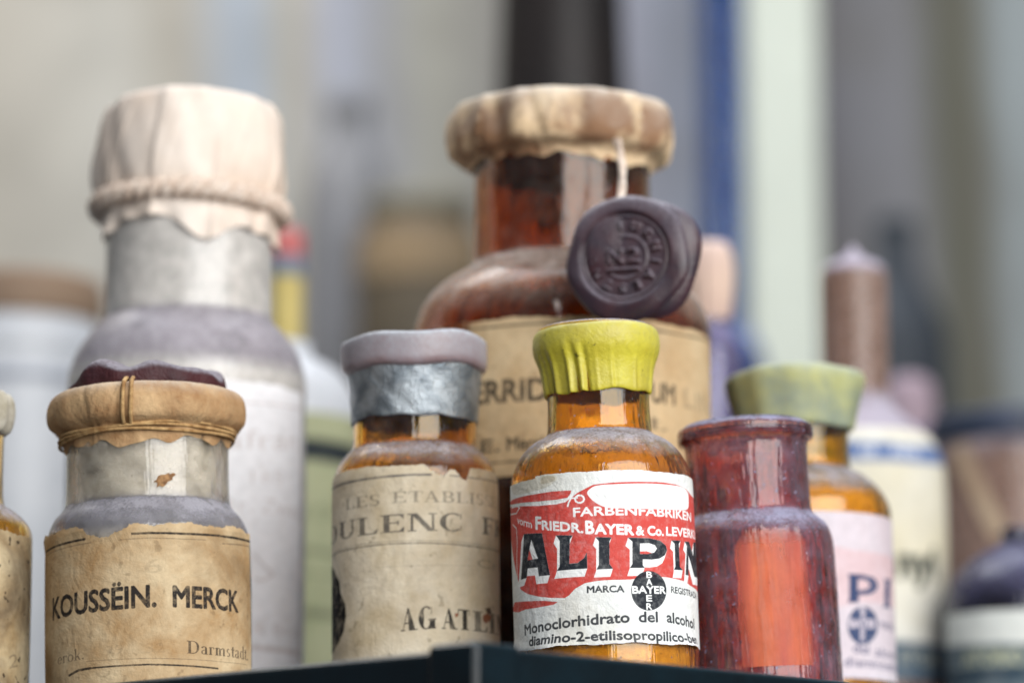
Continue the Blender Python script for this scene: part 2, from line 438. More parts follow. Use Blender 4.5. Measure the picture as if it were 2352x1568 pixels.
# ------------------------------------------------------------------ bottles
class Bottle:
    """glass bottle traced by half widths (photo px) at photo rows; stands on the shelf at distance D"""
    def __init__(self, name, label, cat, X, D, rows, mat, tilt=0.0, wall=0.0014, seg=112, base_r=None, group=None, body_name='glass_body', open_top=False, solid=False, wobble=0.0, base_z=0.0):
        self.D = D
        self.root = empty(name, label, cat, (xpx(X, D, 1400), D, base_z), (0, -math.radians(tilt), 0), group)
        self.M = Matrix.Translation(self.root.location) @ self.root.rotation_euler.to_matrix().to_4x4()
        self.Mi = np.array(self.M.inverted())
        rows = sorted(rows, key=lambda q: -q[1])
        p = [(self.mm(h), zpx(y, D) - base_z) for h, y in rows]
        r0 = p[0][0]
        prof = [(0, 0.0012), (r0 * 0.80, 0.0), (r0 * 0.97, 0.0004), (r0, 0.004)] + [q for q in p if q[1] > 0.006]
        self.raw = np.array(prof)
        sm = densify(chaikin(prof, 3), 0.0015)
        self.prof = sm
        self.R = self.mm(max(h for h, y in rows if y > rows[0][1] - 1)) if False else p[0][0]
        if solid:
            full = np.concatenate([sm, [(0, sm[-1, 1])]])
            self.glass = lathe(body_name, full, mat, self.root, seg)
        else:
            tg = np.gradient(sm, axis=0); tg /= np.linalg.norm(tg, axis=1)[:, None] + 1e-12
            inn = sm + np.stack([-tg[:, 1], tg[:, 0]], 1) * wall
            inn[:, 1] = np.maximum(inn[:, 1], wall * 1.8)
            inn[:, 0] = np.maximum(inn[:, 0], 0.0)
            self.inner = inn
            lip = sm[-1] + np.array([-wall * 0.5, wall * 0.35])
            full = np.concatenate([sm, [lip], inn[::-1]])
            fn = None
            if wobble:
                def fn(T, R, Z):
                    return R * (1 + wobble * (np.sin(2 * T + Z * 90) + 0.7 * np.sin(3 * T - Z * 150 + 1))), Z
            self.glass = lathe(body_name, full, mat, self.root, seg, fn)
    def mm(self, h): return h / F * self.D / (CP) * 0.985
    def z(self, Y): return zpx(Y, self.D)
    def rad(self, z):
        k = np.argsort(self.prof[4:, 1], kind='stable')
        return np.interp(z, self.prof[4:, 1][k], self.prof[4:, 0][k])
    def px(self, X, Y, R=None):                     # photo pixel -> (arc length, height) on the body, in mm
        R = R or self.R
        o = self.Mi @ np.array([0, 0, CAMZ, 1]); d = self.Mi[:3, :3] @ ray(X, Y)
        o = o[:3]
        a = d[0] ** 2 + d[1] ** 2; b = o[0] * d[0] + o[1] * d[1]; c = o[0] ** 2 + o[1] ** 2 - (R * 1.005) ** 2
        q = b * b - a * c
        t = (-b - math.sqrt(q)) / a if q > 0 else -b / a
        p = o + t * d
        return np.array([math.atan2(p[0], -p[1]) * R * 1000, p[2] * 1000])
    def mapper(self, kx, ky, x0, y0, R=None):        # zoomed-crop pixel -> label mm
        def f(x, y):
            return self.px((x / kx + x0) * 0.91875, (y / ky + y0) * 0.91875, R)
        return f
    def label(self, cv, mat, keep=None, name='label', off=0.00018, lift=None, text=None):
        u = cv.u0 + np.arange(cv.nu) * cv.du; v = cv.v0 + np.arange(cv.nv) * cv.dv
        UU, VV = np.meshgrid(u, v)
        Rr = self.rad(VV / 1000) + off
        if lift is not None: Rr = Rr + lift(UU, VV)
        T = UU / 1000 / self.R
        V = np.stack([Rr * np.sin(T), -Rr * np.cos(T), VV / 1000], -1).reshape(-1, 3)
        idx = np.arange(cv.nu * cv.nv).reshape(cv.nv, cv.nu)
        fc = np.stack([idx[:-1, :-1], idx[:-1, 1:], idx[1:, 1:], idx[1:, :-1]], -1).reshape(-1, 4)
        if keep is not None:
            k = keep(UU, VV).ravel(); fc = fc[k[fc].all(1)]
        rgb, ink = cv.rgb.reshape(-1, 3), cv.a.ravel()
        used = np.unique(fc); re = np.full(len(V), -1); re[used] = np.arange(len(used))
        o = mesh_ob(name, V[used], re[fc], mat, self.root, label=text)
        me = o.data
        c = me.attributes.new('print', 'FLOAT_COLOR', 'POINT'); c.data.foreach_set('color', np.concatenate([rgb[used], np.ones((len(used), 1))], 1).astype(np.float32).ravel())
        k = me.attributes.new('ink', 'FLOAT', 'POINT'); k.data.foreach_set('value', ink[used].astype(np.float32))
        return o
    def fill(self, top_mm, mat, name='contents', gap=0.0003, z0=0.004, slope=0.0):
        k = self.inner[(self.inner[:, 1] > z0) & (self.inner[:, 1] < top_mm)]
        pr = np.concatenate([[(0, z0)], np.stack([np.maximum(k[:, 0] - gap, 0.0005), k[:, 1]], 1), [(k[-1, 0] * 0.6, top_mm + 0.0006), (0, top_mm + 0.0009)]])
        return lathe(name, pr, mat, self.root, 72)
    def skin(self, rows, n=3):                       # profile (r, z) of a wrapped cap from rows
        return densify(chaikin([(self.mm(h), self.z(y)) for h, y in rows], n), 0.0008)

GROUP = 'old pharmacy bottles crowded on the shelf'

# ------------------------------------------------------------------ materials
M_AMBER = glass_mat('amber_glass', (0.97, 0.56, 0.085, 1), top=0.72, side=0.08, speck=0.3, lo=0.3, hi=0.7)
M_GOLD = glass_mat('golden_amber_glass', (0.97, 0.63, 0.115, 1), top=0.95, side=0.05, speck=0.4, lo=0.42, hi=0.8)
M_RED = glass_mat('red_brown_glass', (0.74, 0.22, 0.13, 1), dust_col=S(160, 160, 186), top=1.0, side=0.26, wave=0.8, speck=0.6, lo=0.25, hi=0.75)
M_CLEAR = glass_mat('clear_glass', (0.965, 0.965, 0.955, 1), dust_col=S(165, 163, 172), top=0.9, side=0.42, lo=0.25, hi=0.7, side_col=S(232, 222, 204), floor=0.0, drough=0.5)
M_MILKY = glass_mat('dusty_clear_glass', (0.94, 0.94, 0.95, 1), dust_col=S(176, 170, 178), top=0.55, side=0.74, side_col=S(242, 238, 232), floor=0.5, drough=0.4)
M_BROWN = glass_mat('dark_brown_glass', (0.6, 0.21, 0.035, 1), dust_col=S(190, 175, 165), top=0.75, side=0.08)
M_BLUE = glass_mat('cobalt_blue_glass', (0.10, 0.33, 0.66, 1), dust_col=S(130, 145, 200), top=0.6, side=0.25, rough=0.12)
M_VIOLET = glass_mat('violet_glass', (0.55, 0.5, 0.8, 1), dust_col=S(172, 166, 200), top=0.6, side=0.45, rough=0.1)
M_NAVY = glass_mat('dark_navy_glass', (0.07, 0.09, 0.17, 1), dust_col=S(116, 114, 146), top=0.55, side=0.2, rough=0.1)
M_ROSE = glass_mat('rosy_brown_glass', (0.80, 0.54, 0.40, 1), dust_col=S(190, 182, 196), top=0.85, side=0.75, side_col=S(168, 142, 130), floor=0.4)
M_KRAFT = plain_mat('kraft_paper', S(208, 174, 130), S(156, 116, 76), 85, 0.8, bump=0.7, dust=0.5, dust_col=S(196, 184, 166), bdist=0.0010, dlo=0.2, dhi=0.8, detail=8)
M_KRAFT2 = plain_mat('pale_kraft_paper', S(226, 198, 160), S(140, 104, 76), 60, 0.8, bump=0.6, dust=0.7, dust_col=S(222, 214, 202), lo=0.44, hi=0.6, detail=7)
M_CREAMCAP = plain_mat('cream_waxed_paper', S(240, 228, 216), S(226, 204, 184), 26, 0.6, bump=0.25, stretch=(1, 1, 0.7), dust=0.3, dust_col=S(232, 225, 218))
M_TWINE = plain_mat('white_twine', S(240, 226, 212), S(205, 180, 160), 400, 0.9, bump=0.6)
M_STRING = plain_mat('tan_string', S(205, 170, 118), S(150, 110, 66), 500, 0.9, bump=0.6)
M_SEALWAX = plain_mat('dark_red_sealing_wax', S(74, 30, 34), S(58, 28, 34), 90, 0.6, bump=0.8, dust=0.95, dust_col=S(126, 120, 128), bdist=0.0012, dlo=0.25, dhi=0.6)
M_VIOLWAX = plain_mat('black_violet_sealing_wax', S(50, 40, 50), S(70, 46, 52), 130, 0.32, bump=0.5, dust=0.42, dust_col=S(150, 146, 158), dlo=-0.05, dhi=0.55)
M_YELLOW = plain_mat('yellow_green_wax', S(210, 200, 66), S(184, 168, 48), 75, 0.42, bump=0.5, dust=0.35, dust_col=S(206, 206, 160), bdist=0.0010, lo=0.36, hi=0.7, dlo=-0.3, dhi=0.7, detail=9, specks=0.85)
M_GREYWAX = plain_mat('grey_mauve_wax', S(150, 138, 144), S(134, 112, 114), 90, 0.4, bump=0.4, dust=0.85, dust_col=S(178, 184, 192), dlo=-0.25, dhi=0.45)
M_FOIL = plain_mat('tin_foil_band', S(178, 186, 192), S(128, 138, 146), 170, 0.42, metal=0.75, bump=0.7, bdist=0.0010, lo=0.4, hi=0.62)
M_OLIVECAP = plain_mat('mottled_yellow_green_wax', S(188, 190, 132), S(122, 138, 140), 42, 0.55, bump=0.2, dust=0.6, dust_col=S(176, 186, 176), lo=0.40, hi=0.64)
M_POWDER = plain_mat('pale_powder', S(245, 236, 205), S(226, 208, 160), 300, 0.95, bump=0.6)
M_COTTON = plain_mat('cream_wadding', S(236, 226, 206), S(205, 196, 182), 90, 0.95, bump=0.5, stretch=(1, 1, 2.5))
M_DARKFILL = plain_mat('dark_powder', S(60, 36, 20), S(38, 22, 14), 200, 0.95)
M_SHELF = plain_mat('dark_teal_paint', S(4, 24, 32), S(2, 12, 18), 60, 0.3, bump=0.3, spec=0.5, dust=0.2, dust_col=S(60, 100, 116), dlo=0.4, dhi=0.9)
M_CERAMIC = plain_mat('white_ceramic', S(214, 216, 220), S(200, 204, 210), 30, 0.35, bump=0.05)
M_BROWNLID = plain_mat('brown_lid', S(150, 126, 104), S(134, 112, 94), 30, 0.7)
M_RED_LID = plain_mat('coral_red_lid', S(208, 118, 114), S(196, 104, 102), 60, 0.5)
M_YEL_LABEL = plain_mat('yellow_wrapper', S(216, 196, 122), S(202, 182, 110), 60, 0.6)
M_BLUEGREY = plain_mat('blue_grey_band', S(128, 142, 158), S(118, 130, 146), 60, 0.6)
M_PINK = plain_mat('pale_pink_paper', S(226, 198, 178), S(206, 176, 164), 40, 0.8, dust=0.3, dust_col=S(226, 210, 210))
M_POST = plain_mat('pale_green_white_paint', S(218, 224, 210), S(212, 218, 204), 20, 0.5, bump=0.05)
M_OCHRE = plain_mat('ochre_label', S(150, 128, 98), S(142, 124, 100), 30, 0.8)
M_DARKBOTTLE = plain_mat('black_brown_glaze', S(30, 22, 20), S(22, 17, 17), 30, 0.5)
M_DKTEAL = plain_mat('dark_teal_glaze', S(62, 68, 76), S(54, 60, 68), 30, 0.6)
M_GREYGLASS = plain_mat('dusty_grey_glass', S(142, 142, 146), S(130, 130, 132), 30, 0.6)

# ------------------------------------------------------------------ setting: back wall, shelf
def wall_material():
    t = NT('streaked_grey_wall')
    v = t.coord()
    xyz = t.n('ShaderNodeSeparateXYZ', {0: v})
    nz = t.noise(t.coord((1, 1, 0.4)), 6, 3)
    x = t.math('ADD', xyz.outputs[0], t.math('MULTIPLY', t.math('SUBTRACT', nz, 0.5), 0.05))
    x = t.math('ADD', x, t.math('MULTIPLY', xyz.outputs[2], 0.04))
    x = t.math('MULTIPLY', x, 0.904)
    f = t.rng(x, -0.36, 0.42)
    cr = t.n('ShaderNodeValToRGB', {0: f})
    stops = [(-0.36, (178, 172, 160)), (-0.25, (192, 189, 180)), (-0.20, (172, 166, 154)), (-0.155, (168, 178, 190)), (-0.125, (180, 174, 160)), (-0.095, (174, 178, 192)),
             (-0.065, (152, 152, 154)), (-0.04, (160, 158, 148)), (0.0, (146, 144, 138)), (0.06, (140, 138, 138)), (0.10, (152, 152, 164)), (0.125, (140, 144, 156)),
             (0.20, (104, 110, 124)), (0.235, (84, 82, 88)), (0.265, (112, 112, 116)), (0.30, (126, 126, 130)), (0.322, (92, 92, 80)), (0.345, (98, 96, 84)), (0.365, (150, 158, 160)), (0.42, (150, 156, 156))]
    el = cr.color_ramp.elements
    for i, (p, c) in enumerate(stops):
        pos = (p + 0.36) / 0.78
        e = el[i] if i < 2 else el.new(pos)
        e.position = pos; e.color = S(*c)
    c = t.mix(t.rng(t.noise(v, 9, 2), 0.4, 0.7, 0, 0.35), cr.outputs[0], S(96, 92, 84))
    return t.done(t.bsdf(Base_Color=c, Roughness=0.8))

def box(name, x0, x1, y0, y1, z0, z1, mat, parent=None, bev=0.0, label=None):
    v = [(x, y, z) for x in (x0, x1) for y in (y0, y1) for z in (z0, z1)]
    f = [(0, 1, 3, 2), (4, 6, 7, 5), (0, 4, 5, 1), (2, 3, 7, 6), (0, 2, 6, 4), (1, 5, 7, 3)]
    o = mesh_ob(name, v, f, mat, parent, smooth=False, label=label)
    if bev:
        b = o.modifiers.new('bevel', 'BEVEL'); b.width = bev; b.segments = 3
    return o

wall = box('back_wall', -2.2, 2.2, 2.6, 2.7, -0.6, 1.8, wall_material())
wall['kind'] = 'structure'; wall['label'] = 'softly streaked grey wall far behind the bottles'; wall['category'] = 'wall'

CX, CY = xpx(1090, 0.709), 0.709
A = math.radians(45.0)
shelf = empty('display_shelf', 'dark teal shelf whose raised front corner crosses the bottom of the picture', 'shelf', (CX, CY, 0), (0, 0, 0))
LR = math.radians(46.0); RR = math.radians(45.0)
def sdir(s): return np.array([-math.sin(LR), math.cos(LR)]) if s < 0 else np.array([math.sin(RR), math.cos(RR)])
dl, dr = sdir(-1), sdir(1)
L = 2.6
def prism(name, poly, z0, z1, mat, parent, bev=0.0):
    n = len(poly)
    v = [(p[0], p[1], z0) for p in poly] + [(p[0], p[1], z1) for p in poly]
    f = [tuple(range(n))[::-1], tuple(range(n, 2 * n))] + [(i, (i + 1) % n, n + (i + 1) % n, n + i) for i in range(n)]
    o = mesh_ob(name, v, f, mat, parent, smooth=False)
    if bev:
        b = o.modifiers.new('bevel', 'BEVEL'); b.width = bev; b.segments = 3
    return o
w = 0.0035
c0 = np.array([0.0, 0.0]); cin = (dl + dr) * w / math.sin(LR + RR)
prism('shelf_board', [cin * 1.0, dr * L + cin, dr * L + dl * L + cin, dl * L + cin], -0.012, 0.0, M_SHELF, shelf)
LIP = zpx(1478, CY)
prism('edge_strip', [c0, cin, dl * L + cin, dl * L], -0.016, LIP - 0.0006, M_SHELF, shelf, 0.0014)
prism('edge_strip', [c0, dr * L, dr * L + cin, cin], -0.016, LIP, M_SHELF, shelf, 0.0014)
k = 0.0135; e = 0.0009
oc = -(dl + dr) * e
prism('corner_bracket', [oc, oc + dr * k, cin + dr * k * 0.9, cin, cin + dl * k * 0.9, oc + dl * k], -0.016, zpx(1470, CY), M_SHELF, shelf, 0.0016)

# ------------------------------------------------------------------ the clear bottle with kraft collar and brown label (front left)
def smooth_noise(T, seed, freqs, amp):
    r = np.random.default_rng(seed); o = 0
    for f in freqs: o = o + amp * np.sin(f * T + 6.28 * r.random()) * (0.6 + 0.8 * r.random())
    return o

K = Bottle('glass_bottle', 'clear glass bottle with kraft paper collar, dark red wax top and stained brown label', 'bottle', 349, 0.84,
           [(236, 1600), (236, 1268), (231, 1232), (216, 1196), (196, 1176), (187, 1160), (186, 1090), (187, 1030), (188, 1000), (192, 980), (192, 945)], M_CLEAR, tilt=1.6, group=GROUP, wobble=0.004)
K.fill(K.z(1190), plain_mat('grey_white_powder', S(150, 148, 150), S(120, 116, 118), 120, 0.95))
lathe('wadding', densify(chaikin([(0, K.z(1165)), (K.mm(140), K.z(1165)), (K.mm(152), K.z(1150)), (K.mm(155), K.z(1090)), (K.mm(158), K.z(1030)), (K.mm(150), K.z(985)), (0, K.z(980))], 2), 0.0008), M_COTTON, K.root, 96,
      lambda T, R, Z: (R * (1 + smooth_noise(T + Z * 60, 3, (3, 5, 9), 0.012)), Z))
def collar_fn(seed, pl, wd):
    def fn(T, R, Z):
        zn = (Z - Z.min()) / (Z.max() - Z.min())
        d = smooth_noise(T, seed, pl, wd) * (0.4 + 0.6 * np.sin(np.pi * zn)) + smooth_noise(T + 0.12 * np.sin(3 * zn + 5 * T), seed + 1, (23, 31), wd * 0.22)
        rg = np.random.default_rng(seed + 7)
        for k_ in range(16):                       # pinched creases in the paper
            c = rg.random() * 2 * np.pi; sl = (rg.random() - 0.5) * 0.5; a = wd * (1.0 + 1.8 * rg.random()); z0 = rg.random()
            ph = (T - c - sl * zn + np.pi) % (2 * np.pi) - np.pi
            d = d + a * (np.exp(-(ph / 0.014) ** 2) - 0.8 * np.exp(-((ph - 0.03) / 0.02) ** 2)) * np.exp(-((zn - z0) / 0.45) ** 2)
        zz = np.where(zn < 0.18, smooth_noise(T, seed + 2, (2, 5, 11, 19), 0.0005) * (0.18 - zn) / 0.18, 0)
        return R + d, Z + zz
    return fn
lathe('paper_collar', K.skin([(189, 1038), (193, 1018), (197, 1003), (207, 997), (223, 986), (229, 966), (229, 940), (219, 916), (200, 906), (150, 904), (0, 904)], 2), M_KRAFT, K.root, 220, collar_fn(11, (3, 7, 13), 0.00022))
zs = K.z(1003)
for i, (dz, rr, ph) in enumerate(((0, 199, 0.0), (-0.0009, 199, 1.4), (-0.0019, 197, 2.6))):
    th = np.linspace(0, 2 * np.pi, 140, endpoint=False)
    r_ = K.mm(rr) + 0.0004 + 0.0002 * np.sin(5 * th + ph)
    tube('string', np.stack([r_ * np.sin(th), -r_ * np.cos(th), zs + dz + 0.0006 * np.sin(th + ph * 0.4) + 0.0003 * np.sin(3 * th + ph)], 1), 0.00042, M_STRING, K.root, 6, True)
th0 = math.asin(-0.13)
for dth in (-0.035, 0.045):
    pr = K.skin([(200, 1004), (224, 988), (231, 966), (231, 940), (221, 914), (200, 903), (170, 896)], 2)
    th = th0 + dth + 0.03 * np.sin(np.linspace(0, 3, len(pr)))
    tube('string', np.stack([(pr[:, 0] + 0.0003) * np.sin(th), -(pr[:, 0] + 0.0003) * np.cos(th), pr[:, 1]], 1), 0.00055, M_STRING, K.root, 6)
def wax_fn(T, R, Z):
    zn = (Z - Z.min()) / (Z.max() - Z.min())
    return R * (1 + smooth_noise(T, 21, (2, 3, 5, 9, 14), 0.010)) + 0.0003 * np.sin(9 * T + 4) * zn, Z + smooth_noise(T, 22, (1, 2, 3, 5, 8), 0.00085) * zn * np.clip(R / 0.017, 0, 1)
lathe('wax_seal_cap', K.skin([(0, 912), (176, 912), (182, 905), (183, 890), (178, 874), (160, 866), (120, 862), (60, 862), (0, 865)], 2), M_SEALWAX, K.root, 200, wax_fn)

c1 = K.mapper(1.943, 1.943, 0, 900)
vt = c1(725, 800)[1]; vb = c1(725, 1600)[1]
cv = Canvas(-math.pi * K.R * 460, math.pi * K.R * 460, vb - 6, vt + 1.0, 9)
BLK = S(24, 24, 28)
def lines(cv, f, pts, w): cv.line([f(*p) for p in pts], w)
lines(cv, c1, [(224, 930), (300, 893), (415, 868)], 0.55); lines(cv, c1, [(640, 842), (725, 838), (900, 842), (1060, 852), (1160, 868), (1222, 890)], 0.55); cv.ink(BLK, 0.95)
lines(cv, c1, [(228, 948), (300, 915), (440, 885)], 0.2); lines(cv, c1, [(580, 872), (725, 862), (900, 868), (1000, 872)], 0.2); lines(cv, c1, [(1080, 890), (1222, 912)], 0.3); cv.ink(BLK, 0.5)
cv.text('KOUSSËIN.', c1(258, 1260), c1(757, 1194), 5.3, 0.04); cv.text('MERCK', c1(843, 1195), c1(1155, 1222), 5.15, 0.04); cv.ink(BLK, 0.97)
cv.text('Darmstadt.', c1(908, 1422), c1(1203, 1458), 3.0, serif=(0.17, 0.06)); cv.ink(BLK, 0.8)
cv.text('erok.', c1(280, 1478), c1(408, 1450), 2.7, serif=(0.15, 0.06)); cv.ink(BLK, 0.6)
cv.text('99', c1(505, 1435), c1(600, 1425), 2.4); cv.text('32', c1(710, 1420), c1(800, 1418), 2.4); cv.ink(BLK, 0.16)
cv.text('6', c1(700, 1035), c1(790, 1030), 3.6); cv.ink(BLK, 0.15)
lines(cv, c1, [(335, 1530), (380, 1505), (440, 1494)], 0.6); lines(cv, c1, [(440, 1494), (725, 1476), (900, 1482), (1060, 1496)], 0.42); cv.ink(BLK, 0.92)
lines(cv, c1, [(420, 1462), (725, 1446), (1100, 1466), (1200, 1478)], 0.16); cv.ink(BLK, 0.5)
M_KL = paper_mat('stained_brown_label', S(210, 188, 152), S(172, 138, 96), S(112, 86, 56), 0.6, 1.0, wear=0.5, seed=0.3, spots=0.3)
def keepK(U, V):
    top = vt + 0.5 + wob(U, 4, 0.35) - np.where((U > -13.5) & (U < -2.0), 2.7 * np.sin(np.clip((U + 13.5) / 11.5, 0, 1) * np.pi) ** 0.5, 0)
    return V < top
K.label(cv, M_KL, keepK, lift=lambda U, V: 0.0005 * np.clip((V - (vt - 4.5)) / 4, 0, 1) ** 2 * (1 + wob(U, 71, 0.6, (0.2, 0.55))))
# brown fleck stuck on the neck
v_, f_ = [], []
for i in range(24):
    a = 2 * math.pi * i / 24
    rr = 0.0015 * (1 + 0.16 * math.sin(3 * a + 1) + 0.14 * math.sin(7 * a) + 0.12 * math.sin(11 * a + 2))
    th = 0.30 + rr * 1.5 * math.cos(a) / K.mm(187); R_ = K.mm(187) + 0.00035
    v_.append((R_ * math.sin(th), -R_ * math.cos(th), K.z(1128) + rr * 0.9 * math.sin(a) + 0.6 * rr * math.cos(a)))
v_.append(((K.mm(187) + 0.0008) * math.sin(0.30), -(K.mm(187) + 0.0008) * math.cos(0.30), K.z(1128)))
mesh_ob('rust_fleck', v_, [(i, (i + 1) % 24, 24) for i in range(24)], plain_mat('rust_brown_fleck', S(188, 146, 100), S(110, 76, 50), 900, 0.9), K.root)

# ------------------------------------------------------------------ amber bottle with tin-foil band (second from left, front)
G = Bottle('glass_bottle', 'amber bottle with grey wax cap, tin foil band and cream label in serif capitals', 'bottle', 959, 0.862,
           [(192, 1600), (192, 1130), (189, 1098), (177, 1068), (158, 1046), (144, 1032), (143, 1005), (143, 960), (146, 930), (152, 870), (160, 830), (162, 800)], M_AMBER, tilt=0.7, group=GROUP)
G.fill(G.z(1190), M_DARKFILL)
lathe('foil_band', G.skin([(146, 975), (148.5, 973), (149, 938), (152, 898), (156, 862), (161, 850), (164, 838)], 1), M_FOIL, G.root, 160,
      lambda T, R, Z: (R + smooth_noise(T + Z * 70, 31, (7, 13, 19), 0.00006), Z + np.where(Z < G.z(965), smooth_noise(T, 33, (2, 5, 11), 0.0002), 0)))
lathe('wax_cap', G.skin([(150, 866), (165, 860), (170, 850), (171, 828), (171, 800), (168, 790), (158, 786), (80, 785), (0, 785)], 2), M_GREYWAX, G.root, 128,
      lambda T, R, Z: (R * (1 + smooth_noise(T, 35, (2, 3, 5), 0.003)), Z + smooth_noise(T, 36, (1, 2, 5), 0.00035)))
c2 = G.mapper(1.6917, 1.6917, 700, 780)
c2b = lambda x, y: G.px((x / 3.7326 + 820) * 0.91875, (y / 3.7326 + 1220) * 0.91875)
vt = c2(560, 645)[1]; vb = c2(560, 1500)[1]
cv = Canvas(-math.pi * G.R * 470, math.pi * G.R * 470, vb - 6, vt + 1.2, 8)
GRY = S(62, 60, 60)
lines(cv, c2, [(220, 752), (260, 728), (380, 703), (560, 687), (640, 686)], 0.55); cv.ink(S(58, 62, 72), 0.85)
lines(cv, c2, [(720, 690), (830, 703), (925, 728)], 0.4); cv.ink(S(58, 62, 72), 0.6)
cv.text('LES', c2b(165, 205), c2b(480, 158), 2.75, serif=(0.17, 0.07)); cv.ink(GRY, 0.62)
cv.text('ÉTABLISSEM', c2b(600, 138), c2b(1640, 215), 2.75, serif=(0.17, 0.07)); cv.ink(GRY, 0.55)
cv.text('O', c2b(20, 545), c2b(88, 500), 4.4, serif=(0.19, 0.07)); cv.text('ULENC', c2b(108, 488), c2b(1245, 402), 4.4, serif=(0.19, 0.075)); cv.text('FR', c2b(1438, 425), c2b(1622, 470), 4.2, serif=(0.19, 0.075)); cv.ink(GRY, 0.85)
lines(cv, c2b, [(40, 640), (120, 590), (300, 550), (560, 520), (860, 510), (1150, 520), (1400, 550), (1610, 605)], 0.28); cv.ink(GRY, 0.85)
lines(cv, c2b, [(60, 600), (300, 525), (560, 497), (860, 488), (1150, 497), (1400, 525), (1610, 575)], 0.16); cv.ink(GRY, 0.55)
lines(cv, c2b, [(450, 740), (860, 720), (1380, 725)], 0.14); cv.ink(GRY, 0.25)
cv.text('Cris', c2b(1390, 735), c2b(1610, 790), 2.2); cv.ink(GRY, 0.4)
cv.text('AG', c2b(680, 1335), c2b(1010, 1305), 5.5, serif=(0.3, 0.07)); cv.text('AT', c2b(1060, 1310), c2b(1320, 1325), 5.0, serif=(0.28, 0.07)); cv.ink(S(30, 28, 28), 0.95)
cv.text('LIN', c2b(1350, 1330), c2b(1620, 1390), 5.0, serif=(0.28, 0.07)); cv.ink(S(40, 38, 38), 0.75)
cv.poly([[c2b(*p) for p in ((-20, 700), (60, 760), (110, 870), (120, 980), (165, 1080), (170, 1200), (150, 1330), (110, 1430), (60, 1520), (-60, 1560))]]); cv.ink(S(16, 15, 15), 1.0)
cv.poly([[c2b(*p) for p in ((1440, 1190), (1480, 1165), (1520, 1190), (1510, 1235), (1470, 1260), (1445, 1235))]]); cv.poly([[c2b(*p) for p in ((1180, 1170), (1215, 1160), (1210, 1195), (1190, 1205))]]); cv.ink(S(140, 74, 44), 0.9)
cv.poly([[c2b(*p) for p in ((1460, 1120), (1510, 1110), (1525, 1160), (1490, 1175))]]); cv.ink(S(60, 36, 30), 0.9)
M_GL = paper_mat('cream_aged_label', S(226, 216, 196), S(204, 188, 158), S(140, 116, 80), 0.75, 0.8, wear=0.5, seed=2.1, spots=0.35)
holes = [[c2(x, y) for x, y in ((610, 560), (612, 640), (636, 668), (662, 680), (690, 692), (716, 668), (738, 664), (770, 700), (786, 706), (806, 650), (812, 560))]]
def inpoly(U, V, p):
    ins = np.zeros(U.shape, bool); p = np.array(p)
    for a, b in zip(p, np.roll(p, -1, axis=0)):
        if a[1] == b[1]: continue
        ins ^= ((a[1] > V) != (b[1] > V)) & (U < (b[0] - a[0]) * (V - a[1]) / (b[1] - a[1]) + a[0])
    return ins
G.label(cv, M_GL, lambda U, V: (V < vt + 0.15 + wob(U, 8, 0.16)) & ~inpoly(U + wob(V, 5, 0.2), V + wob(U, 6, 0.2), holes[0]))

# ------------------------------------------------------------------ amber bottle with yellow-green cap and red label (front centre)
A_ = Bottle('glass_bottle', 'amber bottle with bright yellow-green wax cap and red and white label', 'bottle', 1398, 0.83,
            [(211, 1600), (211, 1130), (207, 1090), (188, 1048), (158, 1018), (130, 1006), (121, 996), (119, 960), (118, 920), (120, 880), (128, 830), (138, 790), (138, 760)], M_GOLD, tilt=1.7, group=GROUP)
A_.fill(A_.z(1110), M_POWDER)
def capfold(T, R, Z):
    zn = np.clip((Z - Z.min()) / (Z.max() - Z.min()), 0, 1); low = np.clip(1.05 - zn * 1.5, 0, 1)
    d = 0
    for c, wdt, a in ((-0.62, 0.055, 0.0011), (-0.50, 0.045, -0.0008), (-0.40, 0.05, 0.0010), (-0.30, 0.04, -0.0009), (-0.95, 0.06, 0.0008), (-1.1, 0.05, -0.0006), (2.2, 0.1, 0.001), (3.4, 0.12, 0.0009), (0.95, 0.2, 0.0003), (0.15, 0.03, 0.00035), (0.22, 0.04, -0.0003), (0.62, 0.03, 0.0004), (0.7, 0.05, -0.0003), (1.15, 0.035, 0.0006), (1.25, 0.05, -0.0005), (-0.12, 0.03, 0.0003), (-1.35, 0.05, 0.0007)):
        ph = (T - c - 0.10 * (1 - zn) + np.pi) % (2 * np.pi) - np.pi
        d = d + a * np.exp(-(ph / wdt) ** 2) * low ** 0.8
    d = d + smooth_noise(T, 41, (2, 3, 5), 0.00012)
    return R + d, Z + np.where(zn < 0.12, smooth_noise(T, 42, (1, 2, 4, 9), 0.00018), 0) + smooth_noise(T, 43, (1, 2, 3), 0.00015) * zn
lathe('wax_cap', A_.skin([(122, 912), (125, 909), (127, 888), (130, 862), (136, 838), (144, 820), (148, 804), (148, 784), (145, 768), (136, 759), (112, 754), (60, 752), (0, 752)], 2), M_YELLOW, A_.root, 260, capfold)
ca = lambda x, y: A_.px((x / 3.1357 + 1240) * 0.91875, (y / 3.1357 + 1160) * 0.91875)
vt = ca(860, 45)[1]; vb = ca(860, 1408)[1]
cv = Canvas(-math.pi * A_.R * 475, math.pi * A_.R * 475, vb - 1.5, vt + 1.0, 11)
RED = S(206, 62, 52); WHT = S(246, 249, 248); NVY = S(16, 24, 36)
pp = lambda *q: [ca(*p) for p in q]
def curve(pts, n=10):                      # smooth closed outline through crop points
    p = np.array([ca(*q) for q in pts]); N_ = len(p); out = []
    for i in range(N_):
        a, b, c, d = p[i - 1], p[i], p[(i + 1) % N_], p[(i + 2) % N_]
        for k in range(n):
            s = k / n
            out.append(0.5 * (2 * b + (c - a) * s + (2 * a - 5 * b + 4 * c - d) * s * s + (3 * b - a - 3 * c + d) * s ** 3))
    return np.array(out)
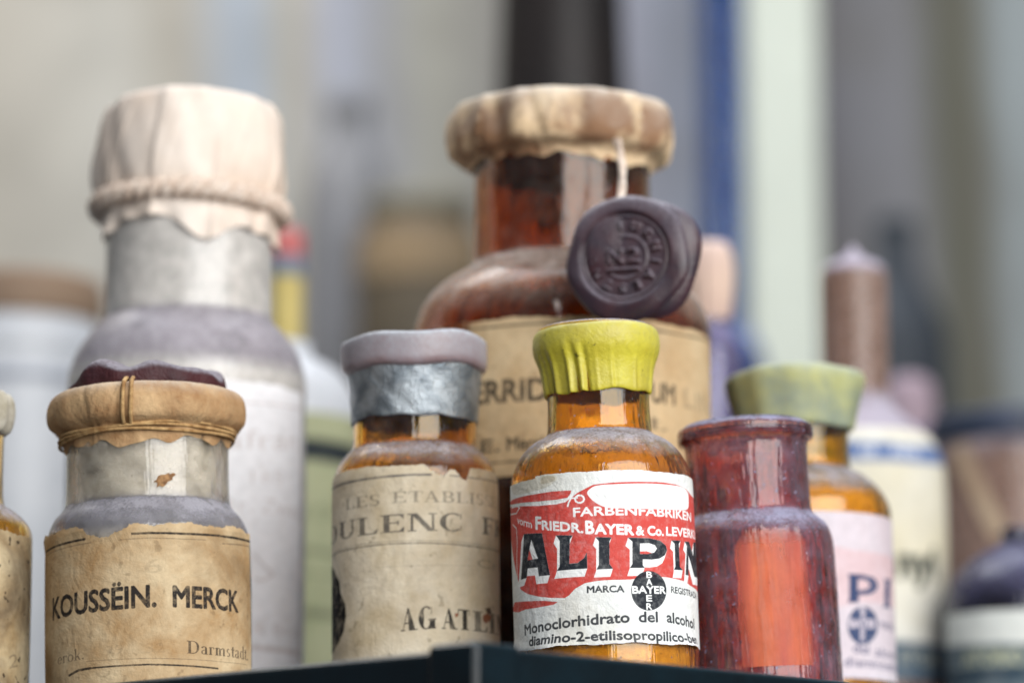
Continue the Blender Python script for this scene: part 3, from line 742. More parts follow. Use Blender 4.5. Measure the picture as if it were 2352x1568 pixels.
cv.poly([pp((60, 345), (130, 332), (330, 312), (470, 305), (545, 290), (590, 262), (640, 222), (700, 190), (760, 160), (900, 143), (1100, 135), (1300, 140), (1420, 160), (1490, 195), (1530, 245), (1570, 270), (1585, 640), (1580, 1010), (1520, 950), (1470, 915), (1340, 885), (1200, 880), (1050, 903), (900, 905), (800, 912), (700, 930), (620, 975), (575, 1025), (540, 1047), (430, 1046), (330, 1035), (250, 1015), (195, 980), (150, 800), (60, 500))])
cv.poly([pp((60, 300), (130, 278), (300, 235), (450, 212), (590, 204), (585, 228), (560, 262), (470, 278), (330, 292), (200, 302), (120, 318))])
cv.poly([pp((150, 1080), (250, 1072), (380, 1068), (486, 1078), (450, 1100), (330, 1122), (230, 1138), (180, 1160), (120, 1150))]); cv.ink(RED, 0.96)
cv.poly([curve([(716, 232), (740, 190), (800, 165), (950, 155), (1150, 150), (1350, 160), (1460, 180), (1504, 225), (1510, 300), (1500, 350), (1440, 358), (1200, 350), (1000, 345), (870, 338), (780, 300)])])
lines(cv, ca, [(610, 200), (600, 240), (545, 288), (470, 306), (330, 318), (180, 322), (125, 340)], 0.45)
lines(cv, ca, [(600, 238), (570, 300), (562, 330)], 0.4); lines(cv, ca, [(556, 268), (640, 262)], 0.35)
for q in range(10):
    a = q * 0.628; lines(cv, ca, [(655 + 36 * math.cos(a), 272 + 30 * math.sin(a)), (655 + 36 * math.cos(a + 0.63), 272 + 30 * math.sin(a + 0.63))], 0.42)
lines(cv, ca, [(132, 470), (160, 500), (168, 600), (165, 760), (170, 900), (195, 1000), (240, 1035), (330, 1052), (540, 1056)], 0.28)
lines(cv, ca, [(115, 395), (160, 385), (185, 340), (150, 318)], 0.3)
cv.ink(WHT, 0.96)
SH = (-20, 62)
A1 = ((220, 545), (362, 538), (425, 868), (338, 876), (328, 808), (250, 815), (243, 888), (198, 905), (212, 700)); A2 = ((278, 590), (330, 738), (248, 752))
L1 = ((470, 555), (602, 556), (580, 588), (576, 778), (640, 772), (690, 734), (712, 690), (716, 816), (478, 835), (500, 800), (500, 600))
I1 = ((778, 570), (906, 572), (890, 602), (890, 780), (918, 818), (788, 824), (806, 788), (806, 602))
P1 = ((1032, 574), (1200, 578), (1285, 598), (1330, 636), (1340, 672), (1322, 712), (1280, 738), (1220, 746), (1150, 744), (1150, 790), (1166, 812), (1048, 812), (1068, 782), (1068, 605)); P2 = ((1128, 620), (1200, 618), (1245, 634), (1260, 660), (1240, 690), (1190, 702), (1128, 702))
I2 = ((1372, 594), (1446, 598), (1432, 622), (1440, 802), (1464, 830), (1394, 826), (1404, 800), (1398, 622))
N1 = ((1476, 604), (1512, 607), (1545, 720), (1545, 612), (1590, 610), (1590, 890), (1552, 880), (1506, 715), (1508, 872), (1484, 866), (1494, 640))
for d in [(SH[0] * q / 12, SH[1] * q / 12) for q in range(13)]:
    for g in ((A1, A2), (L1,), (I1,), (P1, P2), (I2,), (N1,)):
        cv.poly([pp(*[(x + d[0] * (0.55 if x > 1350 else 1), y + d[1]) for x, y in q]) for q in g])
cv.ink(WHT, 0.97)
for g in ((A1, A2), (L1,), (I1,), (P1, P2), (I2,), (N1,)): cv.poly([pp(*q) for q in g])
cv.ink(NVY, 0.98)
cv.text('FARBENFABRIKEN', ca(608, 410), ca(1528, 448), 2.15, 0.04)
cv.text('vorm', ca(168, 462), ca(282, 500), 1.9, 0.01); cv.text('F', ca(314, 508), ca(354, 510), 3.1, 0.045); cv.text('RIEDR.', ca(364, 511), ca(682, 536), 2.2, 0.06); cv.text('B', ca(706, 541), ca(768, 543), 3.1, 0.05); cv.text('AYER', ca(778, 544), ca(1078, 552), 2.4, 0.06)
cv.text('& Co.', ca(1100, 553), ca(1312, 558), 2.2, 0.05); cv.text('LEVERKU', ca(1336, 556), ca(1560, 590), 2.1, 0.04)
cv.ink(WHT, 0.95)
cc = [ca(1197 + 138 * math.cos(a), 990 + 155 * math.sin(a)) for a in np.linspace(0, 2 * math.pi, 60, endpoint=False)]
cv.poly([cc]); cv.ink(NVY, 0.98)
cv.text('BAYER', ca(1070, 1010), ca(1328, 1013), 1.75, 0.05)
for ch, y in (('B', 888), ('A', 945), ('E', 1072), ('R', 1136)): cv.text(ch, ca(1180, y), ca(1222, y), 1.5, 0.05)
cv.ink(WHT, 0.97)
cv.text('MARCA', ca(716, 1006), ca(1004, 1000), 1.6, 0.05); cv.text('REGISTRADA', ca(1372, 1004), ca(1570, 1058), 1.55, 0.045)
cv.text('Monoclorhidrato', ca(228, 1338), ca(1045, 1236), 2.5, 0.05); cv.text('del', ca(1122, 1235), ca(1266, 1234), 2.5, 0.05); cv.text('alcohol', ca(1340, 1234), ca(1553, 1290), 2.5, 0.045)
cv.text('diamino-2-etilisopropilico-ben', ca(262, 1424), ca(1566, 1412), 2.3, 0.05); cv.ink(NVY, 0.95)
cv.poly([curve([(120, 130), (300, 70), (470, 90), (430, 160), (300, 210), (140, 240)])]); cv.ink(S(176, 160, 116), 0.33)
cv.poly([curve([(360, 100), (440, 90), (460, 120), (400, 150), (350, 150)])]); cv.ink(S(150, 128, 80), 0.4)
M_AL = paper_mat('white_printed_label', S(247, 250, 249), S(238, 242, 240), S(196, 180, 140), 0.35, 0.9, wear=0.12, seed=5.0, rough=0.6, bump=0.35, spots=0.15)
def keepA(U, V):
    return (V < vt + wob(U, 12, 0.10) - np.where(U < -18, 0.4, 0)) & (V > vb + wob(U, 13, 0.13))
A_.label(cv, M_AL, keepA, lift=lambda U, V: np.where(V < vb + 4, 0.0006 * np.clip((vb + 4 - V) / 4, 0, 1) ** 2 * (1 + np.sin(U * 0.35)), 0))

# ------------------------------------------------------------------ empty red-brown bottle (front right)
R_ = Bottle('glass_bottle', 'open red-brown glass bottle without cap or label, dusty, beside the red and white label', 'bottle', 1750, 0.856,
            [(190, 1600), (190, 1275), (187, 1240), (174, 1210), (154, 1195), (144, 1185), (141, 1160), (140, 1080), (141, 1030), (146, 1018), (155, 1016), (158, 1008), (158, 992), (155, 984), (148, 981)], M_RED, tilt=3.0, wall=0.0024, group=GROUP, wobble=0.006)
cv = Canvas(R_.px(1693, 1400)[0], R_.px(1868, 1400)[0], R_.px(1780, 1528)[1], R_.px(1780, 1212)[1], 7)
t = NT('orange_gum_film')  # orange film that paints the window's reflection onto the bottle front
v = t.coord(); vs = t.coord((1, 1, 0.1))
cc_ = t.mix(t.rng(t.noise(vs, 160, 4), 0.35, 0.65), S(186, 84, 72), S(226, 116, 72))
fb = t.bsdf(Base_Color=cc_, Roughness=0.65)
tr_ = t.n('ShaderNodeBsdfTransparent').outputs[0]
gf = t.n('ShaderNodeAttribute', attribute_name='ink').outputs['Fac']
M_REFLECTION = t.done(t.n('ShaderNodeMixShader', {0: t.math('MULTIPLY', gf, t.rng(t.math('ADD', t.math('MULTIPLY', t.noise(v, 60, 5, 0.7), 0.6), t.math('MULTIPLY', t.noise(vs, 420, 3), 0.4)), 0.35, 0.65, 0.4, 0.85)), 1: tr_, 2: fb}).outputs[0])
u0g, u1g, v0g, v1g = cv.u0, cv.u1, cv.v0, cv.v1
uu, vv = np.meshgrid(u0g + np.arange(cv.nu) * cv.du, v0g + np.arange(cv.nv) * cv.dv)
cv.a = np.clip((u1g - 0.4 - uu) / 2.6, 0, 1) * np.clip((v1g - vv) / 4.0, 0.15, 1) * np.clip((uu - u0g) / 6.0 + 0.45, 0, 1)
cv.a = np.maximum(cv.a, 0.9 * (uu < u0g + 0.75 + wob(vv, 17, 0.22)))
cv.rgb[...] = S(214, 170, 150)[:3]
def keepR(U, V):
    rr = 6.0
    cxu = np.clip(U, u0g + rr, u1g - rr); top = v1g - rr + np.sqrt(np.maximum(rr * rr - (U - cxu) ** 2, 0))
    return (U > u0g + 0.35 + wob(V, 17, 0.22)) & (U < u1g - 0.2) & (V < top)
R_.label(cv, M_REFLECTION, keepR, name='gum_patch', text='orange gum patch left where a label was peeled off')

# ------------------------------------------------------------------ tall clear bottle with paper cap (behind left)
Sf = Bottle('glass_bottle', 'tall dusty clear bottle with cream paper cap tied by white twine and white label', 'bottle', 421, 0.95,
            [(278, 1600), (278, 900), (274, 862), (256, 812), (226, 770), (203, 748), (194, 735), (194, 600), (194, 480), (194, 440), (194, 320)], M_MILKY, group=GROUP, wobble=0.003)
Sf.fill(Sf.z(890), plain_mat('mauve_grey_herb', S(150, 140, 140), S(118, 108, 110), 80, 0.95))
lathe('stopper', densify(chaikin([(0, Sf.z(520)), (Sf.mm(170), Sf.z(520)), (Sf.mm(175), Sf.z(420)), (Sf.mm(175), Sf.z(300)), (0, Sf.z(295))], 2), 0.002), M_COTTON, Sf.root, 64)
def pleat(T, R, Z):
    zn = np.clip((Z - Z.min()) / (Z.max() - Z.min()), 0, 1)
    d = 0
    rr = np.random.default_rng(9)
    for k in range(9):                            # overlapping paper layers with oblique crisp edges
        c = k / 9 * 2 * np.pi + 0.35 * rr.random(); a = 0.0010 * (0.4 + rr.random()); sl = (rr.random() - 0.35) * 0.5
        ph = (T - c - sl * zn + np.pi) % (2 * np.pi) - np.pi
        d = d + a / (1 + np.exp(-ph / 0.008)) * np.exp(-np.clip(ph, 0, 9) / 0.5) * np.clip(1.15 - zn, 0, 1) ** 0.5
        d = d + 0.4 * a * np.exp(-((ph + 0.35 + 0.3 * (1 - zn)) / 0.012) ** 2)
    d = d + 0.0009 * np.cos(5 * T + 1.0) * np.sin(np.pi * zn) + smooth_noise(T + 0.5 * zn, 57, (7, 12, 17), 0.00022)
    fr = np.clip((0.16 - zn) / 0.16, 0, 1)
    d = d + fr * (0.0007 * np.sin(9 * T) + 0.0006 * np.sin(17 * T + 1))
    return R + d * np.clip(R / 0.012, 0, 1) - 0.0004, Z + fr * smooth_noise(T, 52, (1, 2, 5, 9), 0.0016) + smooth_noise(T, 53, (1, 2), 0.0006) * zn
lathe('paper_cap', Sf.skin([(204, 548), (202, 520), (198, 490), (205, 468), (219, 440), (222, 385), (216, 318), (209, 276), (203, 258), (190, 248), (80, 243), (0, 241)], 2), M_CREAMCAP, Sf.root, 300, pleat)
th = np.linspace(0, 2 * np.pi, 360, endpoint=False)
base = Sf.mm(206) + 0.0013
zc = Sf.z(486) + 0.0009 * np.sin(th + 2.0)
for ph in (0, math.pi):
    q = 22 * th + ph
    tube('twine_strand', np.stack([(base + 0.0013 * np.cos(q)) * np.sin(th), -(base + 0.0013 * np.cos(q)) * np.cos(th), zc + 0.0013 * np.sin(q)], 1), 0.0016, M_TWINE, Sf.root, 8, True)
c8 = lambda x, y: Sf.px((x / 1.944 + 540) * 0.91875, (y / 1.944 + 900) * 0.91875)
vt = Sf.px(421, 862)[1]; vb = Sf.px(421, 1600)[1]
cv = Canvas(-math.pi * Sf.R * 420, math.pi * Sf.R * 420, vb, vt, 4)
BRN = S(150, 112, 92)
cv.text('Safran', c8(-70, 440), c8(395, 440), 5.6); cv.ink(BRN, 0.3)
cv.text('165', c8(170, 596), c8(325, 596), 3.4); cv.text('Dr. Zwag', c8(0, 735), c8(410, 765), 4.2); cv.text('& Boden', c8(175, 1325), c8(425, 1350), 3.2); cv.ink(BRN, 0.28)
lines(cv, c8, [(-100, 192), (150, 205), (430, 245)], 0.5); lines(cv, c8, [(-100, 1378), (200, 1395), (430, 1440)], 1.4); lines(cv, c8, [(180, 940), (235, 1000), (280, 1040), (230, 1070), (190, 1060)], 0.6); cv.ink(BRN, 0.35)
M_SL = paper_mat('white_faded_label', S(250, 250, 253), S(244, 243, 246), S(214, 200, 180), 0.3, 0.5, wear=0.2, seed=8.0, spots=0.1)
Sf.label(cv, M_SL, lambda U, V: V < vt - 0.4 + wob(U, 18, 0.25))

# ------------------------------------------------------------------ large brown bottle with kraft rim (behind centre)
Fe = Bottle('glass_bottle', 'large dark brown bottle with kraft paper rim and tan label, behind the yellow-green cap', 'bottle', 1293, 0.925,
            [(347, 1600), (347, 800), (343, 752), (324, 702), (284, 660), (240, 635), (214, 620), (207, 600), (207, 450), (207, 370), (212, 340), (212, 290)], M_BROWN, wall=0.0028, group=GROUP, wobble=0.003)
Fe.fill(Fe.z(830), M_DARKFILL)
lathe('paper_collar', Fe.skin([(210, 402), (214, 388), (226, 380), (250, 372), (260, 356), (263, 330), (263, 292), (259, 270), (250, 259), (215, 254), (120, 252), (0, 251)], 2), M_KRAFT2, Fe.root, 220, collar_fn(61, (5, 9, 17), 0.0005))
cf = lambda x, y: Fe.px((x / 3.5638 + 1040) * 0.91875, (y / 3.5638 + 800) * 0.91875)
vt = Fe.px(1293, 722)[1]; vb = Fe.px(1293, 1090)[1]
cv = Canvas(-math.pi * Fe.R * 430, math.pi * Fe.R * 430, vb, vt, 5)
X = lambda x, y: Fe.px(x, y)
cv.line([X(1000, 770), X(1120, 752), X(1293, 741), X(1450, 752), X(1560, 768), X(1638, 792)], 0.55); cv.ink(S(60, 52, 44), 0.85)
cv.text('FERRID', X(1060, 932), X(1258, 918), 6.0, 0.04); cv.text('UM', X(1497, 922), X(1550, 930), 5.6, 0.04); cv.ink(S(46, 42, 38), 0.92)
cv.text('LIN', X(1572, 934), X(1630, 958), 5.4, 0.02); cv.ink(S(70, 66, 62), 0.35)
cv.text('pt.', X(1490, 985), X(1532, 990), 4.0, serif=(0.17, 0.07)); cv.ink(S(50, 46, 42), 0.7)
cv.text('E.', X(1104, 1040), X(1146, 1036), 3.4, 0.03); cv.text('Merck', X(1165, 1034), X(1262, 1030), 3.6, 0.03); cv.ink(S(38, 34, 32), 0.9)
cv.line([X(1000, 1078), X(1120, 1064), X(1293, 1056), X(1450, 1064), X(1638, 1100)], 0.5); cv.ink(S(46, 42, 38), 0.9)
M_FL = paper_mat('tan_aged_label', S(214, 190, 152), S(196, 164, 122), S(150, 106, 64), 0.55, 0.6, wear=0.35, seed=11.0, spots=0.2)
Fe.label(cv, M_FL, lambda U, V: V < vt - 0.3 + wob(U, 19, 0.2))

# pendant wax seal hanging on a cord from that bottle's rim
SD = 0.866
sx, sz = xpx(1438, SD, 592), zpx(594, SD)
seal = empty('wax_seal', 'round dark violet wax seal with embossed ring, hanging on a cord above the yellow-green cap', 'wax seal', (sx, SD, sz), (0, 0, 0))
n = 150; rad = 152 / F * SD
cvs = Canvas(-18, 18, -18, 18, 8)
ringtxt = 'NUOTIURNIAEST'
for i, ch in enumerate(ringtxt):
    a = math.pi * 0.5 - i * 2 * math.pi / len(ringtxt) + 2.1
    v, tr = text_tris(ch, 0.03)
    vv = (v - (v.min(0) + v.max(0)) / 2) * 2.3
    rot = a - math.pi / 2
    vx = vv[:, 0] * math.cos(rot) - vv[:, 1] * math.sin(rot) + 8.3 * math.cos(a); vy = vv[:, 0] * math.sin(rot) + vv[:, 1] * math.cos(rot) + 8.3 * math.sin(a)
    cvs.tris(np.stack([vx, vy], 1), tr)
cvs.text('N', (-4.4, -1.6), (-0.7, -1.6), 3.9, 0.05); cvs.text('2', (0.7, -1.6), (3.6, -1.6), 3.9, 0.05); cvs.line([(-4, -3.4), (3.6, -3.4)], 0.9)
emb = blur2(cvs.ink(BLK), 2)
rr_ = np.linspace(0, 1, 110); tt_ = np.linspace(0, 2 * np.pi, 220, endpoint=False)
Rg, Tg = np.meshgrid(rr_, tt_, indexing='ij')
edge = rad * (1 + smooth_noise(Tg, 71, (1, 2, 3, 5, 7), 0.018))
Rm = Rg * edge
xx = Rm * np.cos(Tg); yy = Rm * np.sin(Tg)
px_ = np.clip(((xx * 1000 + 18) / 36 * (cvs.nu - 1)).astype(int), 0, cvs.nu - 1); py_ = np.clip(((yy * 1000 + 18) / 36 * (cvs.nv - 1)).astype(int), 0, cvs.nv - 1)
rm = Rm * 1000
h = 2.2 - 1.3 / (1 + np.exp((rm - 11.7) * 5)) + 0.42 * np.exp(-((rm - 10.8) / 0.35) ** 2) + 0.3 * np.exp(-((rm - 5.6) / 0.35) ** 2) + 1.25 * emb[py_, px_] * (rm < 11)
h = h + 0.25 * np.sin(5 * Tg + 1) * (rm > 12)
h = h * np.sqrt(np.clip(1 - Rg ** 7, 0, 1))
V = np.stack([xx, -h / 1000, yy], -1).reshape(-1, 3)
Vb = np.stack([xx, np.full_like(xx, 0.0022) * np.sqrt(np.clip(1 - Rg ** 4, 0, 1)), yy], -1).reshape(-1, 3)
na, nb = Rg.shape
idx = np.arange(na * nb).reshape(na, nb); nx = np.roll(idx, -1, 1)
fr = np.stack([idx[:-1], idx[1:], nx[1:], nx[:-1]], -1).reshape(-1, 4)[:, ::-1]; bk = fr[:, ::-1] + na * nb
disc = mesh_ob('seal_disc', np.concatenate([V, Vb]), np.concatenate([fr, bk]), M_VIOLWAX, seal)
tl = np.linspace(0, 2 * np.pi, 90, endpoint=False); rl = np.linspace(0, 1, 24)
Rl, Tl = np.meshgrid(rl, tl, indexing='ij')
el_ = Rl * 0.0155 * (1 + smooth_noise(Tl, 75, (1, 2, 3, 4), 0.025))
hl = 0.0030 * np.sqrt(np.clip(1 - Rl ** 3, 0, 1))
xl, yl = el_ * np.cos(Tl) + 0.0042, el_ * np.sin(Tl) + 0.0012
VL = np.concatenate([np.stack([xl, 0.0026 - hl, yl], -1).reshape(-1, 3), np.stack([xl, 0.0026 + 0.6 * hl, yl], -1).reshape(-1, 3)])
il = np.arange(Rl.size).reshape(Rl.shape); nl = np.roll(il, -1, 1)
fl = np.stack([il[:-1], il[1:], nl[1:], nl[:-1]], -1).reshape(-1, 4)[:, ::-1]
mesh_ob('wax_lobe', VL, np.concatenate([fl, fl[:, ::-1] + Rl.size]), M_VIOLWAX, seal)
disc.rotation_euler = (math.radians(-4), 0, math.radians(-17))
cord = []
for Xc, Yc, Dc in ((1414, 322, 0.892), (1425, 350, 0.891), (1432, 385, 0.889), (1428, 420, 0.884), (1424, 455, 0.877), (1426, 490, 0.870)):
    cord.append((xpx(Xc, Dc, Yc) - sx, Dc - SD, zpx(Yc, Dc) - sz))
cord = np.array(cord)
cd = np.stack([np.interp(np.linspace(0, 5, 40), np.arange(6), cord[:, k]) for k in range(3)], 1)
tube('cord', cd, 0.0009, M_TWINE, seal, 8)
cd2 = cd.copy(); cd2[:, 0] += 0.0007 * np.cos(np.linspace(0, 9, 40)); cd2[:, 2] += 0.0003 * np.sin(np.linspace(0, 22, 40)); cd2[:, 1] -= 0.0007
tube('cord', cd2, 0.0007, M_TWINE, seal, 8)

# ------------------------------------------------------------------ second bottle of the red-label kind (behind right)
Pi = Bottle('glass_bottle', 'amber bottle with mottled olive-yellow cap and faded pink label, behind the red-brown bottle', 'bottle', 1838, 0.93,
            [(217, 1600), (217, 1200), (213, 1165), (192, 1128), (160, 1098), (132, 1086), (124, 1076), (122, 1040), (122, 990), (130, 960), (145, 920), (150, 890)], M_GOLD, tilt=0.4, group=GROUP)
Pi.fill(Pi.z(1140), M_POWDER)
lathe('wax_cap', Pi.skin([(130, 994), (136, 990), (141, 962), (150, 926), (158, 900), (162, 882), (161, 868), (152, 859), (120, 854), (0, 853)], 2), M_OLIVECAP, Pi.root, 128,
      lambda T, R, Z: (R + smooth_noise(T, 81, (3, 7, 12), 0.00018), Z + smooth_noise(T, 82, (1, 2, 3), 0.00022)))
X = lambda x, y: Pi.px(x, y)
vt = X(1838, 1172)[1]; vb = X(1838, 1555)[1]
cv = Canvas(-math.pi * Pi.R * 450, math.pi * Pi.R * 450, vb, vt, 5)
cv.poly([[X(*p) for p in ((1700, 1260), (1900, 1250), (1960, 1262), (2040, 1275), (2060, 1290), (2060, 1400), (1980, 1380), (1900, 1400), (1700, 1400))]]); cv.ink(S(226, 150, 140), 0.24)
c4 = lambda x, y: X((x / 2.9762 + 2000) * 0.91875, (y / 2.9762 + 1180) * 0.91875)
cv.poly([[c4(*p) for p in ((352, 752), (480, 762), (550, 782), (580, 830), (570, 880), (520, 910), (436, 912), (436, 960), (446, 968), (352, 968), (366, 940), (366, 780))], [c4(*p) for p in ((430, 795), (490, 800), (522, 835), (500, 870), (430, 878))]])
cv.poly([[c4(*p) for p in ((618, 790), (680, 800), (668, 820), (662, 985), (676, 1012), (612, 1004), (626, 985), (632, 815))]])
cv.poly([[c4(466 + 112 * math.cos(a), 1138 + 142 * math.sin(a)) for a in np.linspace(0, 6.283, 40, endpoint=False)]]); cv.ink(S(34, 62, 104), 0.95)
cv.text('BAYER', c4(372, 1152), c4(562, 1158), 2.3, 0.05)
for ch, y in (('B', 1050), ('A', 1096), ('E', 1204), ('R', 1256)): cv.text(ch, c4(450, y), c4(486, y), 1.9, 0.05)
cv.ink(S(226, 214, 222), 0.85)
cv.text('MARCA', c4(600, 1160), c4(700, 1190), 2.2, 0.03); cv.text('del', c4(395, 1340), c4(515, 1352), 2.7, 0.03); cv.text('alcohol', c4(560, 1365), c4(720, 1410), 2.6, 0.03); cv.text('diaminoetilico', c4(330, 1440), c4(740, 1500), 2.6, 0.03); cv.ink(S(60, 64, 110), 0.8)
M_PL = paper_mat('faded_pink_label', S(228, 222, 230), S(220, 210, 218), S(208, 178, 178), 0.35, 0.5, wear=0.25, seed=14.0, spots=0.05)
Pi.label(cv, M_PL)

# ------------------------------------------------------------------ slim bottle with rosy neck, blue band and cream label (behind right)
Ny = Bottle('glass_bottle', 'tall bottle with long rosy-brown pointed neck, blue band and cream label', 'bottle', 1974, 1.13,
            [(203, 1600), (203, 1110), (198, 1066), (178, 1020), (150, 990), (116, 962), (92, 938), (80, 915), (78, 880), (78, 700), (78, 640), (74, 618), (56, 604), (30, 596), (14, 580), (5, 566)], M_ROSE, wall=0.0016, group=GROUP)
X = lambda x, y: Ny.px(x, y)
vt = X(1974, 975)[1]; vb = X(1974, 1560)[1]
cv = Canvas(-math.pi * Ny.R * 440, math.pi * Ny.R * 440, vb, vt, 4)
cv.poly([[X(1700, 1022), X(1974, 1010), X(2100, 1018), X(2178, 1030), X(2178, 1072), X(2100, 1062), X(1974, 1056), X(1700, 1068)]]); cv.ink(S(70, 104, 160), 0.9)
cv.text('AR', X(1975, 1044), X(2015, 1044), 2.8, 0.08); cv.text('ANS', X(2050, 1042), X(2115, 1048), 2.9, 0.08); cv.ink(S(225, 228, 235), 0.8)
cv.text('nyl', X(2064, 1322), X(2148, 1328), 10.2, 0.07); cv.ink(S(44, 54, 50), 0.95)
cv.poly([[X(1700, 1478), X(1974, 1468), X(2178, 1488), X(2178, 1575), X(1700, 1575)]]); cv.ink(S(56, 82, 104), 0.95)
cv.text('STOR', X(2064, 1520), X(2150, 1528), 3.6, 0.05); cv.ink(S(190, 190, 170), 0.7)
M_NL = paper_mat('cream_smooth_label', S(236, 235, 228), S(226, 218, 192), S(210, 196, 152), 0.3, 0.25, wear=0.1, seed=17.0, spots=0.0)
Ny.label(cv, M_NL, off=0.0003)

# ------------------------------------------------------------------ navy bottle with white shoulder label (right edge)
Nv = Bottle('glass_bottle', 'short dark navy bottle with white and blue striped label at the right edge', 'bottle', 2345, 1.10,
            [(180, 1650), (180, 1420), (176, 1385), (160, 1340), (120, 1290), (70, 1262), (40, 1252), (40, 1215)], M_NAVY, group=GROUP)
X = lambda x, y: Nv.px(x, y)
vt = X(2345, 1398)[1]; vb = X(2345, 1600)[1]
cv = Canvas(-math.pi * Nv.R * 440, math.pi * Nv.R * 440, vb, vt, 4)
cv.poly([[X(2100, 1490), X(2345, 1476), X(2500, 1488), X(2500, 1600), X(2100, 1600)]]); cv.ink(S(64, 86, 100), 0.9)
cv.text('ATORIO', X(2215, 1530), X(2352, 1524), 5.0, 0.05); cv.ink(S(190, 192, 160), 0.8)
cv.line([X(2180, 1560), X(2345, 1545), X(2450, 1552)], 4.0); cv.ink(S(30, 54, 72), 0.8)
Nv.label(cv, paper_mat('white_blue_label', S(234, 238, 234), S(226, 230, 226), S(210, 205, 180), 0.2, 0.3, wear=0.1, seed=20.0, spots=0.0), off=0.0003)

Br = Bottle('glass_jar', 'wide rosy-brown jar with dark navy lid and beige diagonal strip, right edge', 'jar', 2330, 1.36,
            [(185, 1700), (185, 1080), (180, 1040), (172, 1016), (168, 1000), (168, 980)], M_ROSE, group=GROUP)
Br.fill(Br.z(1060), plain_mat('rosy_brown_filling', S(196, 142, 116), S(110, 76, 64), 22, 0.9, lo=0.4, hi=0.6))
lathe('lid', Br.skin([(172, 1030), (186, 1026), (188, 1000), (186, 968), (176, 956), (0, 952)], 2), plain_mat('dark_navy_lid', S(66, 74, 96), S(40, 50, 66), 30, 0.5), Br.root, 64)
a0, b0 = Br.px(2200, 1020), Br.px(2300, 1230)
tt = np.linspace(0, 1, 20)
pts = []
for s in tt:
    u = a0[0] + (b0[0] - a0[0]) * s; zz = (a0[1] + (b0[1] - a0[1]) * s) / 1000
    for d in (-0.0035, 0.0035):
        pts.append(((Br.rad(zz) + 0.0006) * math.sin((u / 1000 + d) / Br.R), -(Br.rad(zz) + 0.0006) * math.cos((u / 1000 + d) / Br.R), zz + d * 0.3))
mesh_ob('paper_strip', pts, [(2 * i, 2 * i + 1, 2 * i + 3, 2 * i + 2) for i in range(19)], plain_mat('beige_strip', S(190, 168, 142), S(176, 150, 124), 40, 0.8), Br.root)

# ------------------------------------------------------------------ far-left amber bottle, cut by the frame
Le = Bottle('glass_bottle', 'amber bottle with dust-darkened cream label, cut off by the left edge', 'bottle', -112, 0.845,
            [(182, 1650), (182, 1245), (178, 1215), (160, 1190), (130, 1168), (112, 1160), (110, 1100), (110, 990), (114, 960)], M_GOLD, group=GROUP)
Le.fill(Le.z(1235), M_DARKFILL)
lathe('wax_cap', Le.skin([(112, 1000), (122, 994), (130, 970), (132, 940), (126, 915), (112, 902), (0, 896)], 2), plain_mat('chalky_wax', S(205, 200, 186), S(168, 160, 140), 200, 0.8, bump=0.6), Le.root, 96, lambda T, R, Z: (R + smooth_noise(T, 91, (5, 9, 14), 0.0004), Z))
X = lambda x, y: Le.px(x, y)
vt = X(-112, 1206)[1]; vb = X(-112, 1640)[1]
cv = Canvas(-math.pi * Le.R * 470, math.pi * Le.R * 470, vb, vt, 7)
cv.text('2', X(20, 1535), X(40, 1530), 3.4); cv.ink(S(60, 54, 50), 0.45)
M_LL = paper_mat('soot_stained_label', S(214, 196, 160), S(176, 150, 110), S(74, 56, 44), 0.85, 1.3, wear=0.5, seed=23.0, spots=0.9)
Le.label(cv, M_LL, lambda U, V: V < vt - 0.6 + wob(U, 27, 0.3))

# ------------------------------------------------------------------ things farther back
J = Bottle('ceramic_jar', 'white ceramic jar with brown lid, far back at the left', 'jar', 20, 1.40,
           [(215, 1900), (215, 960), (213, 870), (206, 850), (206, 832), (212, 820), (208, 790), (196, 760), (190, 745)], M_CERAMIC, solid=True, body_name='jar_body')
lathe('lid', J.skin([(190, 750), (204, 742), (206, 700), (202, 660), (188, 646), (0, 636)], 2), M_BROWNLID, J.root, 64)
lathe('grey_band', J.skin([(214, 905), (217, 903), (217, 885), (214, 882)], 1), plain_mat('blue_grey_glaze', S(150, 156, 170), S(142, 148, 160), 30, 0.4), J.root, 64)

Vy = Bottle('slim_vial', 'slim yellow vial with coral red lid beside the cream paper cap', 'vial', 648, 1.28,
            [(40, 1900), (40, 800), (40, 632), (38, 622)], M_YEL_LABEL, solid=True, body_name='vial_body', seg=48)
lathe('band', Vy.skin([(38, 640), (42, 636), (42, 600), (38, 590)], 1), M_BLUEGREY, Vy.root, 48)
lathe('lid', Vy.skin([(38, 596), (41, 592), (41, 545), (36, 530), (0, 526)], 2), M_RED_LID, Vy.root, 48)

Wj = Bottle('labelled_jar', 'white shouldered jar with pale green label and dark band, between two front bottles', 'jar', 622, 1.16,
            [(205, 1700), (205, 985), (203, 950), (190, 905), (160, 862), (120, 836), (90, 826), (86, 790)], M_CERAMIC, solid=True, body_name='jar_body', group=GROUP)
X = lambda x, y: Wj.px(x, y)
vt = X(622, 940)[1]; vb = X(622, 1560)[1]
cv = Canvas(-math.pi * Wj.R * 440, math.pi * Wj.R * 440, vb, vt, 4)
cv.poly([[X(430, 1010), X(622, 1000), X(760, 1012), X(827, 1035), X(827, 1080), X(760, 1062), X(622, 1050), X(430, 1060)]]); cv.ink(S(20, 32, 48), 0.95)
cv.text('MEDIC', X(640, 1185), X(800, 1200), 4.0, 0.03); cv.line([X(622, 1255), X(800, 1280)], 2.0); cv.line([X(622, 1310), X(800, 1330)], 0.8); cv.line([X(622, 1400), X(800, 1420)], 3.0); cv.ink(S(60, 74, 60), 0.5)
